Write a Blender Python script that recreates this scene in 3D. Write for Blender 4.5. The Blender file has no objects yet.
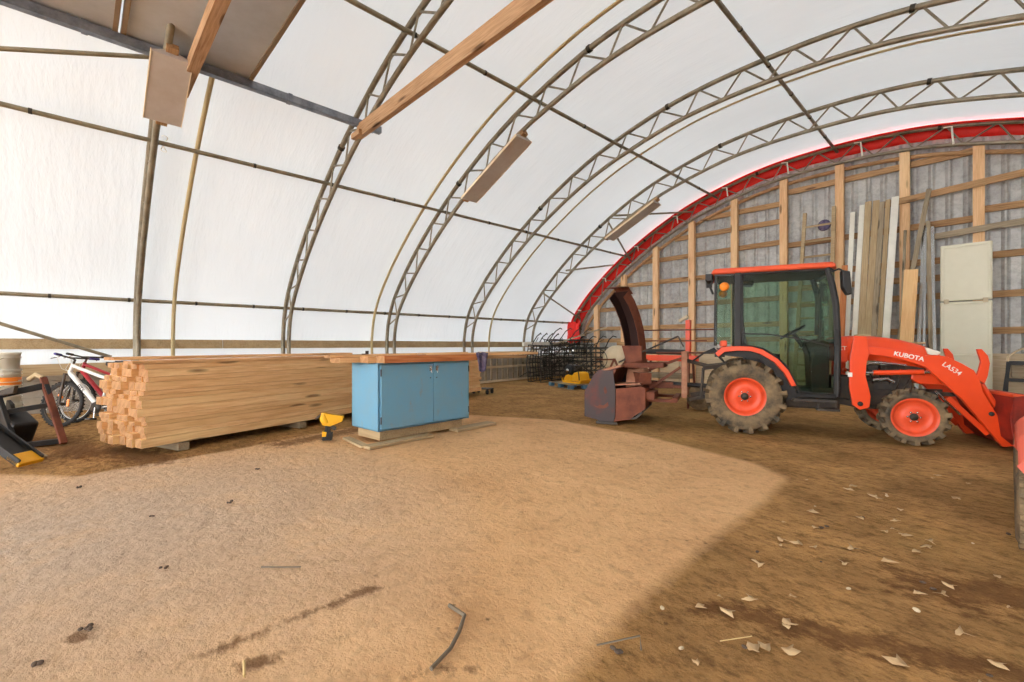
import bpy, bmesh, math, random
import numpy as np
from mathutils import Vector, Matrix, noise as mnoise
random.seed(7)
PI = math.pi
C = bpy.context.scene.collection
SC = bpy.context.scene

# ------------------------------------------------------------------ camera, sky, sun, exposure
YAW = math.radians(46.4)
cam_d = bpy.data.cameras.new('camera'); cam = bpy.data.objects.new('camera', cam_d); C.objects.link(cam)
cam.location = (0, 0, 1.25); cam.rotation_euler = (PI/2, 0, YAW)
cam_d.sensor_width = 36; cam_d.lens = 455/1024*36; cam_d.shift_y = 4/1024; cam_d.clip_start = .05
SC.camera = cam
world = bpy.data.worlds.new('overcast_sky'); SC.world = world; world.use_nodes = True
bg = world.node_tree.nodes['Background']; bg.inputs[0].default_value = (.97, .985, 1.0, 1); bg.inputs[1].default_value = 11.0
sun_d = bpy.data.lights.new('sun', 'SUN'); sun = bpy.data.objects.new('sun', sun_d); C.objects.link(sun)
sun.rotation_euler = (math.radians(38), math.radians(-8), 0); sun_d.energy = 3.5; sun_d.angle = math.radians(20); sun_d.color = (1, .98, .95)
SC.view_settings.view_transform = 'Standard'; SC.view_settings.look = 'None'
SC.view_settings.gamma = 1; SC.view_settings.use_curve_mapping = False
SC.view_settings.exposure = 0.08
SC.cycles.max_bounces = 8; SC.cycles.diffuse_bounces = 4; SC.cycles.transparent_max_bounces = 12
SC.cycles.sample_clamp_indirect = 6

# ------------------------------------------------------------------ materials
def lin(c):
    return tuple((x/255/12.92 if x <= 10 else ((x/255+.055)/1.055)**2.4) for x in c) + (1,)
class NT:
    def __init__(s, name):
        s.m = bpy.data.materials.new(name); s.m.use_nodes = True; s.t = s.m.node_tree; s.t.nodes.clear()
        s.out = s.n('ShaderNodeOutputMaterial')
    def n(s, typ, ins=None, **kw):
        nd = s.t.nodes.new(typ)
        for k, v in kw.items(): setattr(nd, k, v)
        for k, v in (ins or {}).items():
            if isinstance(v, bpy.types.NodeSocket): s.t.links.new(v, nd.inputs[k])
            else: nd.inputs[k].default_value = v
        return nd
    def noise(s, vec, scale, detail=4, rough=.6): return s.n('ShaderNodeTexNoise', {'Vector': vec, 'Scale': scale, 'Detail': detail, 'Roughness': rough}).outputs[0]
    def mix(s, f, a, b, bt='MIX'):
        nd = s.n('ShaderNodeMix', data_type='RGBA', blend_type=bt)
        for i, v in ((0, f), (6, a), (7, b)):
            if isinstance(v, bpy.types.NodeSocket): s.t.links.new(v, nd.inputs[i])
            else: nd.inputs[i].default_value = v
        return nd.outputs[2]
    def ramp(s, f, a, b):
        return s.n('ShaderNodeMapRange', {0: f, 1: a, 2: b, 3: 0., 4: 1.}, clamp=True).outputs[0]
    def coord(s, which='Object'): return s.n('ShaderNodeTexCoord').outputs[which]
    def mapping(s, v, scale=(1, 1, 1), rot=(0, 0, 0)): return s.n('ShaderNodeMapping', {0: v, 3: scale, 2: rot}).outputs[0]
    def rnd(s): return s.n('ShaderNodeObjectInfo').outputs['Random']
    def addrnd(s, v, k=30.):
        m = s.n('ShaderNodeMath', {0: s.rnd(), 1: k}, operation='MULTIPLY').outputs[0]
        c = s.n('ShaderNodeCombineXYZ', {0: m, 1: m, 2: m}).outputs[0]
        return s.n('ShaderNodeVectorMath', {0: v, 1: c}, operation='ADD').outputs[0]
    def bsdf(s, col, rough=.6, metal=0., bump=None, bs=.3, bd=.01, spec=.4, **kw):
        b = s.n('ShaderNodeBsdfPrincipled', {'Base Color': col, 'Roughness': rough, 'Metallic': metal, 'Specular IOR Level': spec})
        if bump is not None:
            bn = s.n('ShaderNodeBump', {'Height': bump, 'Strength': bs, 'Distance': bd}); s.t.links.new(bn.outputs[0], b.inputs['Normal'])
        for k, v in kw.items(): b.inputs[k.replace('_', ' ')].default_value = v
        s.t.links.new(b.outputs[0], s.out.inputs[0]); return b

def plain(name, col, rough=.5, metal=0., col2=None, scale=6, amt=.5, bs=.15, bd=.004, lo=.35, hi=.7, spec=.4):
    t = NT(name); v = t.coord(); nz = t.noise(v, scale, 6, .65)
    c2 = lin(col2) if col2 else tuple(x*.75 for x in lin(col)[:3]) + (1,)
    f = t.n('ShaderNodeMath', {0: t.ramp(nz, lo, hi), 1: amt}, operation='MULTIPLY').outputs[0]
    t.bsdf(t.mix(f, lin(col), c2), rough, metal, t.noise(v, scale*6, 3), bs, bd, spec)
    return t.m

def wood(name, col, dark, var=.35, grain=1.0, knots=True, rough=.7):
    t = NT(name); v = t.addrnd(t.coord())
    g = t.noise(t.mapping(v, (1.2, 22, 22)), 2.2*grain, 5, .6)
    big = t.noise(t.mapping(v, (.5, 3, 3)), 1.4, 2)
    a = t.mix(t.ramp(g, .38, .72), lin(col), lin(dark))
    lightc = tuple(min(1, x*1.25) for x in lin(col)[:3]) + (1,)
    a = t.mix(t.n('ShaderNodeMath', {0: t.ramp(big, .45, .7), 1: .5}, operation='MULTIPLY').outputs[0], a, lightc)
    r = t.n('ShaderNodeMath', {0: t.rnd(), 1: var}, operation='MULTIPLY').outputs[0]
    a = t.mix(r, a, lin(dark))
    if knots:
        vo = t.n('ShaderNodeTexVoronoi', {'Vector': t.mapping(v, (1.1, 5.5, 5.5)), 'Scale': 1.0}).outputs[0]
        a = t.mix(t.n('ShaderNodeMath', {0: t.n('ShaderNodeMapRange', {0: vo, 1: .10, 2: .19, 3: .85, 4: 0.}, clamp=True).outputs[0], 1: 1.}, operation='MULTIPLY').outputs[0], a, tuple(x*.35 for x in lin(dark)[:3]) + (1,))
    t.bsdf(a, rough, 0, g, .2, .002, .25)
    return t.m

M = {}
M['lumber'] = wood('fresh_lumber', (250, 210, 156), (214, 160, 106), .6)
M['top'] = wood('worktop_wood', (236, 190, 138), (200, 144, 94), .3)
M['redwood'] = wood('reddish_wood', (206, 136, 86), (160, 92, 52), .3)
M['post'] = wood('post_wood', (244, 204, 158), (208, 156, 108), .35)
M['girt'] = wood('girt_wood', (196, 156, 112), (130, 94, 60), .45)
M['plank'] = wood('pale_plank', (190, 168, 132), (150, 124, 88), .3, knots=False)
M['oldwood'] = wood('old_grey_wood', (176, 160, 134), (116, 100, 78), .5)
M['beam'] = wood('beam_wood', (186, 150, 114), (132, 94, 60), .2)
M['ply'] = wood('pale_plywood', (214, 196, 166), (184, 160, 124), .3, knots=False)
M['endgrain'] = plain('end_grain', (188, 144, 100), .8, 0, (136, 94, 60), 9, .8)
M['strap'] = plain('seam_strap', (214, 196, 150), .8)
M['pipe'] = plain('galvanised_pipe', (152, 140, 116), .45, .45, (96, 88, 72), 5, .7)
M['chord'] = plain('truss_steel', (154, 144, 124), .45, .4, (88, 80, 66), 4, .7)
M['channel'] = plain('galvanised_channel', (150, 154, 162), .35, .6, (84, 88, 98), 5, .8)
M['coupler'] = plain('dark_clamp', (62, 58, 50), .5, .5)
M['orange'] = plain('orange_paint', (238, 76, 28), .35, 0, (214, 60, 20), 3, .35, .05, .002, spec=.5)
M['orange_dull'] = plain('worn_orange_paint', (232, 92, 52), .5, 0, (190, 66, 38), 5, .5)
M['salmon'] = plain('faded_red_plastic', (206, 94, 74), .5, 0, (196, 84, 64), 4, .4)
M['red'] = plain('red_fabric', (252, 46, 36), .55, 0, (196, 24, 20), 3, .4)
M['bucket'] = plain('shaded_worn_red_paint', (164, 48, 32), .6, .1, (96, 34, 26), 4, .9)  # loader bucket red, darkened so the shadow on its back sits in the colour
M['rim'] = plain('orange_rim', (238, 88, 50), .4, 0, (196, 78, 50), 7, .5)
M['rubber'] = plain('dusty_rubber', (66, 60, 52), .85, 0, (158, 132, 96), 5, .85)
M['rubber_clean'] = plain('black_rubber', (34, 32, 32), .7, 0, (52, 48, 44), 6, .5)
M['black'] = plain('black_plastic', (32, 31, 32), .5, 0, (52, 48, 44), 6, .5)
M['dark'] = plain('dark_machine_metal', (56, 52, 50), .5, .3, (96, 80, 62), 8, .6)
M['rust'] = plain('rusty_steel', (128, 72, 50), .7, .2, (82, 42, 30), 4, .9, .4)
M['rust_light'] = plain('worn_rusty_steel', (172, 128, 100), .65, .2, (128, 70, 48), 5, .9, .3)
M['plate'] = plain('dark_worn_plate', (66, 56, 56), .55, .3, (98, 50, 42), 3, .9, .3, lo=.5, hi=.7)
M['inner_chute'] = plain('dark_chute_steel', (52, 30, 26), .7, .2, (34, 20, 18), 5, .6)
M['chrome'] = plain('chrome', (190, 190, 188), .2, .9)
M['white'] = plain('white_plastic', (232, 228, 214), .45, 0, (206, 200, 182), 3, .5)
M['cream'] = plain('cream_enamel', (206, 188, 156), .5, 0, (168, 146, 112), 4, .5)
M['table'] = plain('cream_table_plastic', (226, 220, 196), .45, 0, (206, 198, 170), 2, .4)
M['letter'] = plain('white_lettering', (238, 232, 226), .5)
M['lettergrey'] = plain('silver_lettering', (210, 196, 190), .5)
M['yellow'] = plain('yellow_plastic', (240, 178, 28), .45, 0, (206, 140, 20), 5, .5)
M['navy'] = plain('dark_blue_cloth', (66, 54, 88), .9, 0, (140, 132, 150), 14, .8)
M['fixture'] = plain('fixture_enamel', (196, 188, 182), .5, 0, (160, 142, 122), 2, .5)
M['fixture_edge'] = plain('fixture_pale_edge', (232, 214, 180), .5)
M['wire'] = plain('dark_wire', (62, 60, 54), .6, .3)
M['panel'] = plain('loft_sheet', (190, 192, 194), .6, 0, (164, 162, 160), 1.2, .8, .1)
M['sheet_edge'] = plain('sheet_edge', (140, 118, 92), .7)
M['bike_white'] = plain('white_bike_paint', (232, 230, 226), .3, 0)
M['bike_red'] = plain('dark_red_bike_paint', (170, 30, 40), .3, 0)
M['bike_blue'] = plain('blue_grip', (70, 60, 130), .5)
M['amber'] = plain('amber_lens', (250, 140, 40), .3)
M['concrete'] = plain('grey_concrete', (158, 148, 134), .85, 0, (122, 110, 96), 2.5, .8, .4)
M['blue_crate'] = plain('blue_painted_wood', (86, 128, 158), .7)
M['leaf'] = plain('dry_leaf', (206, 176, 134), .8, 0, (160, 122, 80), 8, .6)
M['twig'] = plain('twig_bark', (120, 108, 92), .9)
M['stone'] = plain('grey_stone', (92, 76, 64), .9)
M['hay'] = plain('straw', (216, 188, 132), .9)

def blue_paint():
    t = NT('worn_blue_paint'); v = t.coord()
    n1 = t.noise(v, 3.2, 8, .7); n2 = t.noise(t.mapping(v, (1, 1, .5)), 7, 6, .7)
    a = t.mix(t.n('ShaderNodeMath', {0: t.ramp(n1, .4, .7), 1: .55}, operation='MULTIPLY').outputs[0], lin((108, 162, 192)), lin((126, 156, 170)))
    a = t.mix(t.n('ShaderNodeMath', {0: t.ramp(n2, .6, .72), 1: .6}, operation='MULTIPLY').outputs[0], a, lin((150, 136, 116)))
    t.bsdf(a, .5, 0, n2, .1, .002); return t.m
M['blue'] = blue_paint()

def glass(name, tint, refl=.12):
    t = NT(name)
    tr = t.n('ShaderNodeBsdfTransparent', {0: tint}); gl = t.n('ShaderNodeBsdfGlossy', {'Color': (1, 1, 1, 1), 'Roughness': .03})
    fr = t.n('ShaderNodeFresnel', {'IOR': 1.5}).outputs[0]
    f = t.n('ShaderNodeMath', {0: t.n('ShaderNodeMath', {0: fr, 1: .35}, operation='MULTIPLY').outputs[0], 1: refl}, operation='ADD').outputs[0]
    mx = t.n('ShaderNodeMixShader', {0: f, 1: tr.outputs[0], 2: gl.outputs[0]})
    t.t.links.new(mx.outputs[0], t.out.inputs[0]); return t.m
M['glass'] = glass('green_tinted_glass', (.72, .82, .75, 1), .0)
M['lens'] = glass('clear_lens', (.85, .88, .9, 1), .25)

def tarp(name, col, sc=1.0, trans=.55):
    t = NT(name); v = t.coord()
    w = t.noise(t.mapping(v, (.35, 1.6, .35)), 1.1, 6, .62)
    w2 = t.noise(t.mapping(v, (.8, .8, .8)), .35, 3)
    c = t.mix(t.ramp(w2, .3, .75), lin(col), tuple(x*.9 for x in lin(col)[:3]) + (1,))
    bp = t.n('ShaderNodeBump', {'Height': w, 'Strength': .35, 'Distance': .12}).outputs[0]
    d = t.n('ShaderNodeBsdfDiffuse', {'Color': c, 'Normal': bp}); r = t.n('ShaderNodeBsdfTranslucent', {'Color': c, 'Normal': bp})
    mx = t.n('ShaderNodeMixShader', {0: trans, 1: d.outputs[0], 2: r.outputs[0]})
    t.t.links.new(mx.outputs[0], t.out.inputs[0]); return t.m
M['tarp'] = tarp('white_tarp', (222, 227, 230), trans=.055)

def steel_sheet():
    t = NT('corrugated_steel'); v = t.coord()
    n1 = t.noise(v, 1.1, 5, .6); n2 = t.noise(v, 9, 6, .7); n3 = t.noise(t.mapping(v, (1, 1, 3.5)), 1.0, 4, .6)
    a = t.mix(t.ramp(n1, .35, .7), lin((172, 170, 168)), lin((196, 195, 188)))
    a = t.mix(t.n('ShaderNodeMath', {0: t.ramp(n2, .42, .68), 1: .55}, operation='MULTIPLY').outputs[0], a, lin((122, 116, 110)))
    a = t.mix(t.n('ShaderNodeMath', {0: t.ramp(n3, .6, .72), 1: .5}, operation='MULTIPLY').outputs[0], a, lin((196, 194, 186)))
    t.bsdf(a, .5, .25, n2, .4, .01); return t.m
M['steel'] = steel_sheet()

def ground():
    t = NT('packed_earth'); v = t.n('ShaderNodeNewGeometry').outputs['Position']
    mask = t.n('ShaderNodeAttribute', attribute_name='sand').outputs['Fac']
    pale = t.n('ShaderNodeAttribute', attribute_name='pale').outputs['Fac']
    mud = t.n('ShaderNodeAttribute', attribute_name='mud').outputs['Fac']
    n1 = t.noise(v, 1.3, 8, .65); n2 = t.noise(v, 9, 8, .7); n3 = t.noise(v, 45, 5, .7); n4 = t.noise(t.mapping(v, (1, 1, 1)), .45, 4)
    n5 = t.noise(t.mapping(v, (1, 1.7, 1), (0, 0, .45)), 8, 9, .8)
    sand = t.mix(t.ramp(n1, .3, .7), lin((234, 190, 140)), lin((214, 168, 120)))
    sand = t.mix(t.n('ShaderNodeMath', {0: t.n('ShaderNodeMath', {0: t.ramp(n5, .48, .72), 1: t.ramp(n1, .3, .62)}, operation='MULTIPLY').outputs[0], 1: .7}, operation='MULTIPLY').outputs[0], sand, lin((176, 136, 96)))
    sand = t.mix(t.n('ShaderNodeMath', {0: t.ramp(n3, .55, .75), 1: .35}, operation='MULTIPLY').outputs[0], sand, lin((228, 192, 150)))
    sand = t.mix(t.n('ShaderNodeMath', {0: t.ramp(n2, .52, .66), 1: .4}, operation='MULTIPLY').outputs[0], sand, lin((160, 122, 86)))
    sand = t.mix(t.n('ShaderNodeMath', {0: pale, 1: t.ramp(n1, .0, .5)}, operation='MULTIPLY').outputs[0], sand, t.mix(t.ramp(n5, .4, .75), lin((206, 186, 166)), lin((166, 146, 126))))
    dirt = t.mix(t.ramp(n1, .35, .65), lin((198, 152, 96)), lin((148, 112, 70)))
    dirt = t.mix(t.n('ShaderNodeMath', {0: t.ramp(n5, .47, .62), 1: .75}, operation='MULTIPLY').outputs[0], dirt, lin((96, 70, 44)))
    dirt = t.mix(t.n('ShaderNodeMath', {0: t.ramp(n3, .55, .78), 1: .5}, operation='MULTIPLY').outputs[0], dirt, lin((188, 150, 104)))
    dirt = t.mix(t.n('ShaderNodeMath', {0: t.ramp(n4, .5, .68), 1: .6}, operation='MULTIPLY').outputs[0], dirt, lin((168, 136, 82)))
    ms = t.n('ShaderNodeMath', {0: t.n('ShaderNodeMath', {0: n2, 1: .5}, operation='MULTIPLY').outputs[0], 1: mask}, operation='ADD').outputs[0]
    a = t.mix(t.ramp(ms, .55, .95), dirt, sand)
    mm = t.n('ShaderNodeMath', {0: t.n('ShaderNodeMath', {0: n5, 1: 1.1}, operation='MULTIPLY').outputs[0], 1: t.n('ShaderNodeMath', {0: mud, 1: .55}, operation='MULTIPLY').outputs[0]}, operation='ADD').outputs[0]
    a = t.mix(t.n('ShaderNodeMath', {0: t.ramp(mm, .78, .98), 1: .75}, operation='MULTIPLY').outputs[0], a, lin((104, 70, 42)))
    vo = t.n('ShaderNodeTexVoronoi', {'Vector': v, 'Scale': 11., 'Randomness': 1.}).outputs[0]
    sp = t.n('ShaderNodeMath', {0: t.n('ShaderNodeMapRange', {0: vo, 1: .07, 2: .16, 3: 1., 4: 0.}, clamp=True).outputs[0], 1: t.ramp(n1, .52, .62)}, operation='MULTIPLY').outputs[0]
    a = t.mix(t.n('ShaderNodeMath', {0: sp, 1: .6}, operation='MULTIPLY').outputs[0], a, lin((84, 64, 46)))
    h = t.n('ShaderNodeMath', {0: n2, 1: t.n('ShaderNodeMath', {0: n3, 1: .35}, operation='MULTIPLY').outputs[0]}, operation='ADD').outputs[0]
    h = t.n('ShaderNodeMath', {0: h, 1: t.n('ShaderNodeMath', {0: n5, 1: t.n('ShaderNodeMath', {0: t.ramp(n1, .35, .65), 1: .7}, operation='MULTIPLY').outputs[0]}, operation='MULTIPLY').outputs[0]}, operation='ADD').outputs[0]
    t.bsdf(a, .95, 0, h, .75, .045, .1); return t.m
M['ground'] = ground()

# ------------------------------------------------------------------ mesh helpers
class MB:
    def __init__(s): s.v = []; s.f = []; s.sm = []
    def add(s, vs, fs, smooth=False):
        b = len(s.v); s.v += [tuple(v) for v in vs]; s.f += [tuple(b+i for i in f) for f in fs]; s.sm += [smooth]*len(fs); return s
    def box(s, c, d, R=None):
        vs = []
        for x in (-.5, .5):
            for y in (-.5, .5):
                for z in (-.5, .5):
                    p = Vector((x*d[0], y*d[1], z*d[2]))
                    if R is not None: p = R @ p
                    vs.append(p+Vector(c))
        return s.add(vs, [(0, 1, 3, 2), (4, 6, 7, 5), (0, 4, 5, 1), (2, 3, 7, 6), (0, 2, 6, 4), (1, 5, 7, 3)])
    def bar(s, a, b, w, h, up=(0, 0, 1)):
        a = Vector(a); b = Vector(b); d = (b-a); L = d.length; x = d.normalized(); y = Vector(up).cross(x)
        if y.length < 1e-4: y = Vector((0, 1, 0)).cross(x)
        y.normalize(); z = x.cross(y)
        return s.box((a+b)/2, (L, w, h), Matrix((x, y, z)).transposed())
    def tube(s, pts, r, n=8, closed=False, rs=None):
        pts = [Vector(p) for p in pts]; m = len(pts); ring = []; prev = None
        for i, p in enumerate(pts):
            if closed: t = (pts[(i+1) % m]-pts[i-1]).normalized()
            else: t = (pts[min(i+1, m-1)]-pts[max(i-1, 0)]).normalized()
            if prev is None:
                u = t.orthogonal().normalized()
            else:
                u = prev-t*prev.dot(t)
                u = u.normalized() if u.length > 1e-6 else t.orthogonal().normalized()
            prev = u; w = t.cross(u); rr = rs[i] if rs else r
            ring.append([p+(u*math.cos(2*PI*k/n)+w*math.sin(2*PI*k/n))*rr for k in range(n)])
        vs = [v for rg in ring for v in rg]; fs = []
        for i in range(m if closed else m-1):
            j = (i+1) % m
            for k in range(n): fs.append((i*n+k, i*n+(k+1) % n, j*n+(k+1) % n, j*n+k))
        s.add(vs, fs, True)
        if not closed: s.add(ring[0], [tuple(range(n))[::-1]]); s.add(ring[-1], [tuple(range(n))])
        return s
    def prism(s, pts, a, b, plane='xz'):
        def P(p, h):
            return {'xz': (p[0], h, p[1]), 'xy': (p[0], p[1], h), 'yz': (h, p[0], p[1])}[plane]
        n = len(pts); vs = [P(p, a) for p in pts]+[P(p, b) for p in pts]
        fs = [tuple(range(n)), tuple(range(2*n-1, n-1, -1))]+[(i, i+n, (i+1) % n+n, (i+1) % n) for i in range(n)]
        return s.add(vs, fs)
    def lathe(s, prof, o=(0, 0, 0), axis='z', n=24, smooth=True, ang=2*PI, a0=0):
        vs = []; m = len(prof); full = abs(ang-2*PI) < 1e-6; nn = n if full else n+1
        for k in range(nn):
            t = a0+ang*k/n; c, sn = math.cos(t), math.sin(t)
            for r, h in prof:
                p = {'z': (r*c, r*sn, h), 'y': (r*c, h, r*sn), 'x': (h, r*c, r*sn)}[axis]
                vs.append((p[0]+o[0], p[1]+o[1], p[2]+o[2]))
        fs = []
        for k in range(n):
            j = (k+1) % nn
            for i in range(m-1): fs.append((k*m+i, k*m+i+1, j*m+i+1, j*m+i))
        return s.add(vs, fs, smooth)
    def ball(s, c, r, n=12, sc=(1, 1, 1)):
        prof = [(r*math.sin(PI*i/8), -r*math.cos(PI*i/8)) for i in range(9)]
        b = len(s.v); s.lathe(prof, (0, 0, 0), 'z', n)
        for i in range(b, len(s.v)):
            v = s.v[i]; s.v[i] = (v[0]*sc[0]+c[0], v[1]*sc[1]+c[1], v[2]*sc[2]+c[2])
        return s
    def loft(s, rings, smooth=True, cap=True):
        n = len(rings[0]); vs = [p for r in rings for p in r]; fs = []
        for i in range(len(rings)-1):
            for k in range(n): fs.append((i*n+k, i*n+(k+1) % n, (i+1)*n+(k+1) % n, (i+1)*n+k))
        s.add(vs, fs, smooth)
        if cap: s.add(rings[0], [tuple(range(n))[::-1]]); s.add(rings[-1], [tuple(range(n))])
        return s
    def xf(s, Mx, start=0):
        for i in range(start, len(s.v)): s.v[i] = tuple(Mx @ Vector(s.v[i]))
        return s
    def build(s, name, mat, parent=None, bevel=0, loc=None, rot=None):
        me = bpy.data.meshes.new(name); me.from_pydata(s.v, [], s.f)
        me.polygons.foreach_set('use_smooth', s.sm)
        bm = bmesh.new(); bm.from_mesh(me); bmesh.ops.recalc_face_normals(bm, faces=bm.faces); bm.to_mesh(me); bm.free()
        me.materials.append(mat if not isinstance(mat, str) else M[mat]); me.update()
        o = bpy.data.objects.new(name, me); C.objects.link(o)
        if parent is not None: o.parent = parent
        if loc is not None: o.location = loc
        if rot is not None: o.rotation_euler = rot
        if bevel:
            b = o.modifiers.new('bevel', 'BEVEL'); b.width = bevel; b.segments = 2; b.limit_method = 'ANGLE'; b.angle_limit = math.radians(40)
        return o
def tag(o, label=None, cat=None, group=None, kind=None):
    if label: o['label'] = label
    if cat: o['category'] = cat
    if group: o['group'] = group
    if kind: o['kind'] = kind
    return o
def empty(name, loc=(0, 0, 0), rz=0, **kw):
    o = bpy.data.objects.new(name, None); C.objects.link(o); o.location = loc; o.rotation_euler = (0, 0, rz); o.empty_display_size = .1
    return tag(o, **kw)
def text(name, s, size, mat, parent, loc, rot, bold=.0, ext=.002, shear=0):
    cu = bpy.data.curves.new(name, 'FONT'); cu.body = s; cu.size = size; cu.extrude = ext; cu.offset = bold; cu.shear = shear
    cu.align_x = 'CENTER'; cu.align_y = 'CENTER'; cu.materials.append(M[mat])
    tmp = bpy.data.objects.new(name, cu); C.objects.link(tmp); bpy.context.view_layer.update()
    me = bpy.data.meshes.new_from_object(tmp.evaluated_get(bpy.context.evaluated_depsgraph_get())); me.name = name
    bpy.data.objects.remove(tmp); bpy.data.curves.remove(cu)
    if not me.materials: me.materials.append(M[mat])
    o = bpy.data.objects.new(name, me); C.objects.link(o); o.parent = parent; o.location = loc; o.rotation_euler = rot
    return o
def copy_tree(o, parent=None):
    c = o.copy(); C.objects.link(c)
    if parent is not None: c.parent = parent
    for ch in o.children: copy_tree(ch, c)
    return c
def board(name, a, b, w, h, mat, up=(0, 0, 1), bevel=.003, **kw):
    """a plank from a to b as its own object; its long axis is local X"""
    a = Vector(a); b = Vector(b); d = b-a; x = d.normalized(); y = Vector(up).cross(x)
    if y.length < 1e-4: y = Vector((0, 1, 0)).cross(x)
    y.normalize(); z = x.cross(y)
    m = MB(); m.box((d.length/2, 0, 0), (d.length, w, h)); o = m.build(name, mat, None, bevel)
    if mat in ('lumber', 'top', 'beam', 'redwood', 'girt'):
        o.data.materials.append(M['endgrain'])
        for p in o.data.polygons:
            if abs(p.normal.x) > .9: p.material_index = 1
    o.location = a; o.rotation_euler = Matrix((x, y, z)).transposed().to_euler()
    return tag(o, **kw)

# ------------------------------------------------------------------ the arch of the tent
APX = -2.8; YB = 14.6; Y0 = .83; DY = 2.754
HALF = [(-9.0, 0.95), (-9.0, 1.45), (-8.86, 2.05), (-8.52, 2.62), (-7.75, 3.42), (-6.7, 4.27), (-5.5, 5.04), (-4.2, 5.68), (-3.0, 6.08), (-1.6, 6.38), (0, 6.47)]
def catmull(P, k=8):
    out = []
    P = [Vector((p[0], p[1])) for p in P]; Q = [P[0]*2-P[1]]+P+[P[-1]*2-P[-2]]
    for i in range(1, len(Q)-2):
        for j in range(k):
            t = j/k; a, b, c, d = Q[i-1], Q[i], Q[i+1], Q[i+2]
            out.append(.5*((2*b)+(c-a)*t+(2*a-5*b+4*c-d)*t*t+(-a+3*b-3*c+d)*t**3))
    out.append(P[-1]); return out
FULL = [Vector(p) for p in HALF]+[Vector((-p[0], p[1])) for p in HALF[-2::-1]]
OUT = catmull(FULL, 8)                                    # (s, z) polyline of the outer chord
def offset(poly, d):
    res = []
    for i, p in enumerate(poly):
        t = (poly[min(i+1, len(poly)-1)]-poly[max(i-1, 0)]).normalized(); n = Vector((t.y, -t.x)); res.append(p+n*d)
    return res
INN = offset(OUT, .42)
def resample(poly, step):
    L = [0]
    for i in range(1, len(poly)): L.append(L[-1]+(poly[i]-poly[i-1]).length)
    n = max(2, round(L[-1]/step)); out = []
    for k in range(n+1):
        d = L[-1]*k/n; i = 1
        while i < len(L)-1 and L[i] < d: i += 1
        f = (d-L[i-1])/(L[i]-L[i-1]); out.append(poly[i-1].lerp(poly[i], f))
    return out
def P3(p, Y): return (p.x+APX, Y, p.y)
def zin(s, poly=INN):
    for i in range(1, len(poly)):
        if poly[i-1].x <= s <= poly[i].x: f = (s-poly[i-1].x)/(poly[i].x-poly[i-1].x+1e-9); return poly[i-1].y*(1-f)+poly[i].y*f
    return 1.

# fabric skin (the ceiling and the sides are one sheet)
skin_p = resample([Vector((-9.13, .84))]+offset(OUT, -.13)[1:-1]+[Vector((9.13, .84))], .3)
ys = np.arange(-15.2, 14.86, .4)
m = MB(); vs = []
for Y in ys:
    ph = ((Y-Y0) % DY)/DY
    for i, p in enumerate(skin_p):
        sag = .04*math.sin(PI*ph)**2*(1 if p.y > 2 else 0)+.012*mnoise.noise((i*.25, Y*.5, 0))
        c = Vector((0, 2.2)); d = (p-c).normalized(); q = p-d*sag; vs.append((q.x+APX, Y, q.y))
n = len(skin_p)
m.add(vs, [(j*n+i, j*n+i+1, (j+1)*n+i+1, (j+1)*n+i) for j in range(len(ys)-1) for i in range(n-1)], True)
o = m.build('ceiling', 'tarp'); tag(o, 'white translucent fabric cover stretched over the steel arches', kind='structure')

# ground
POLY = [(-7.0, 3.6), (-6.9, 4.5), (-6.4, 5.2), (-5.0, 5.9), (-3.4, 5.75), (-2.45, 5.5), (-1.7, 5.27), (-1.26, 4.88), (-1.19, 4.07), (-1.16, 2.9), (-1.13, 2.18), (-1.08, 1.66), (-1.03, 1.38), (-.9, .5), (-.6, -18), (-9, -18), (-8.6, -1.8), (-6.9, -.7), (-6.1, .0), (-6.3, 1.2)]
def sdist(x, y, P):
    ins = np.zeros(x.shape, bool); dm = np.full(x.shape, 1e9)
    for i in range(len(P)):
        ax, ay = P[i]; bx, by = P[(i+1) % len(P)]
        c = ((ay > y) != (by > y)) & (x < (bx-ax)*(y-ay)/((by-ay) if by != ay else 1e-9)+ax); ins ^= c
        t = np.clip(((x-ax)*(bx-ax)+(y-ay)*(by-ay))/((bx-ax)**2+(by-ay)**2), 0, 1)
        dm = np.minimum(dm, np.hypot(x-ax-t*(bx-ax), y-ay-t*(by-ay)))
    return np.where(ins, dm, -dm)
gx = np.arange(-12.6, 8.5, .1); gy = np.arange(-17.0, 14.95, .1)
X, Y = np.meshgrid(gx, gy); nx, ny = len(gx), len(gy)
Z = np.array([mnoise.noise((x*1.1, y*1.1, 0))*.010+mnoise.noise((x*5, y*5, 3))*.006 for x, y in zip(X.ravel(), Y.ravel())])
sd = sdist(X.ravel(), Y.ravel(), POLY)
Z = Z*np.where(sd > 0, .5, 1.)
vs = np.stack([X.ravel(), Y.ravel(), Z-.008], 1)
idx = np.arange(nx*ny).reshape(ny, nx)
fs = np.stack([idx[:-1, :-1], idx[:-1, 1:], idx[1:, 1:], idx[1:, :-1]], -1).reshape(-1, 4)
me = bpy.data.meshes.new('floor'); me.from_pydata(vs.tolist(), [], fs.tolist())
me.polygons.foreach_set('use_smooth', [True]*len(fs)); me.materials.append(M['ground'])
def attr(name, vals):
    a = me.attributes.new(name, 'FLOAT', 'POINT'); a.data.foreach_set('value', np.asarray(vals, np.float32))
attr('sand', np.clip(sd/.26+.25, 0, 1))
xr, yr = X.ravel(), Y.ravel()
attr('pale', np.clip(1-np.hypot(xr+4.2, (yr+.2))/2.9, 0, 1)**.7)
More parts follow.
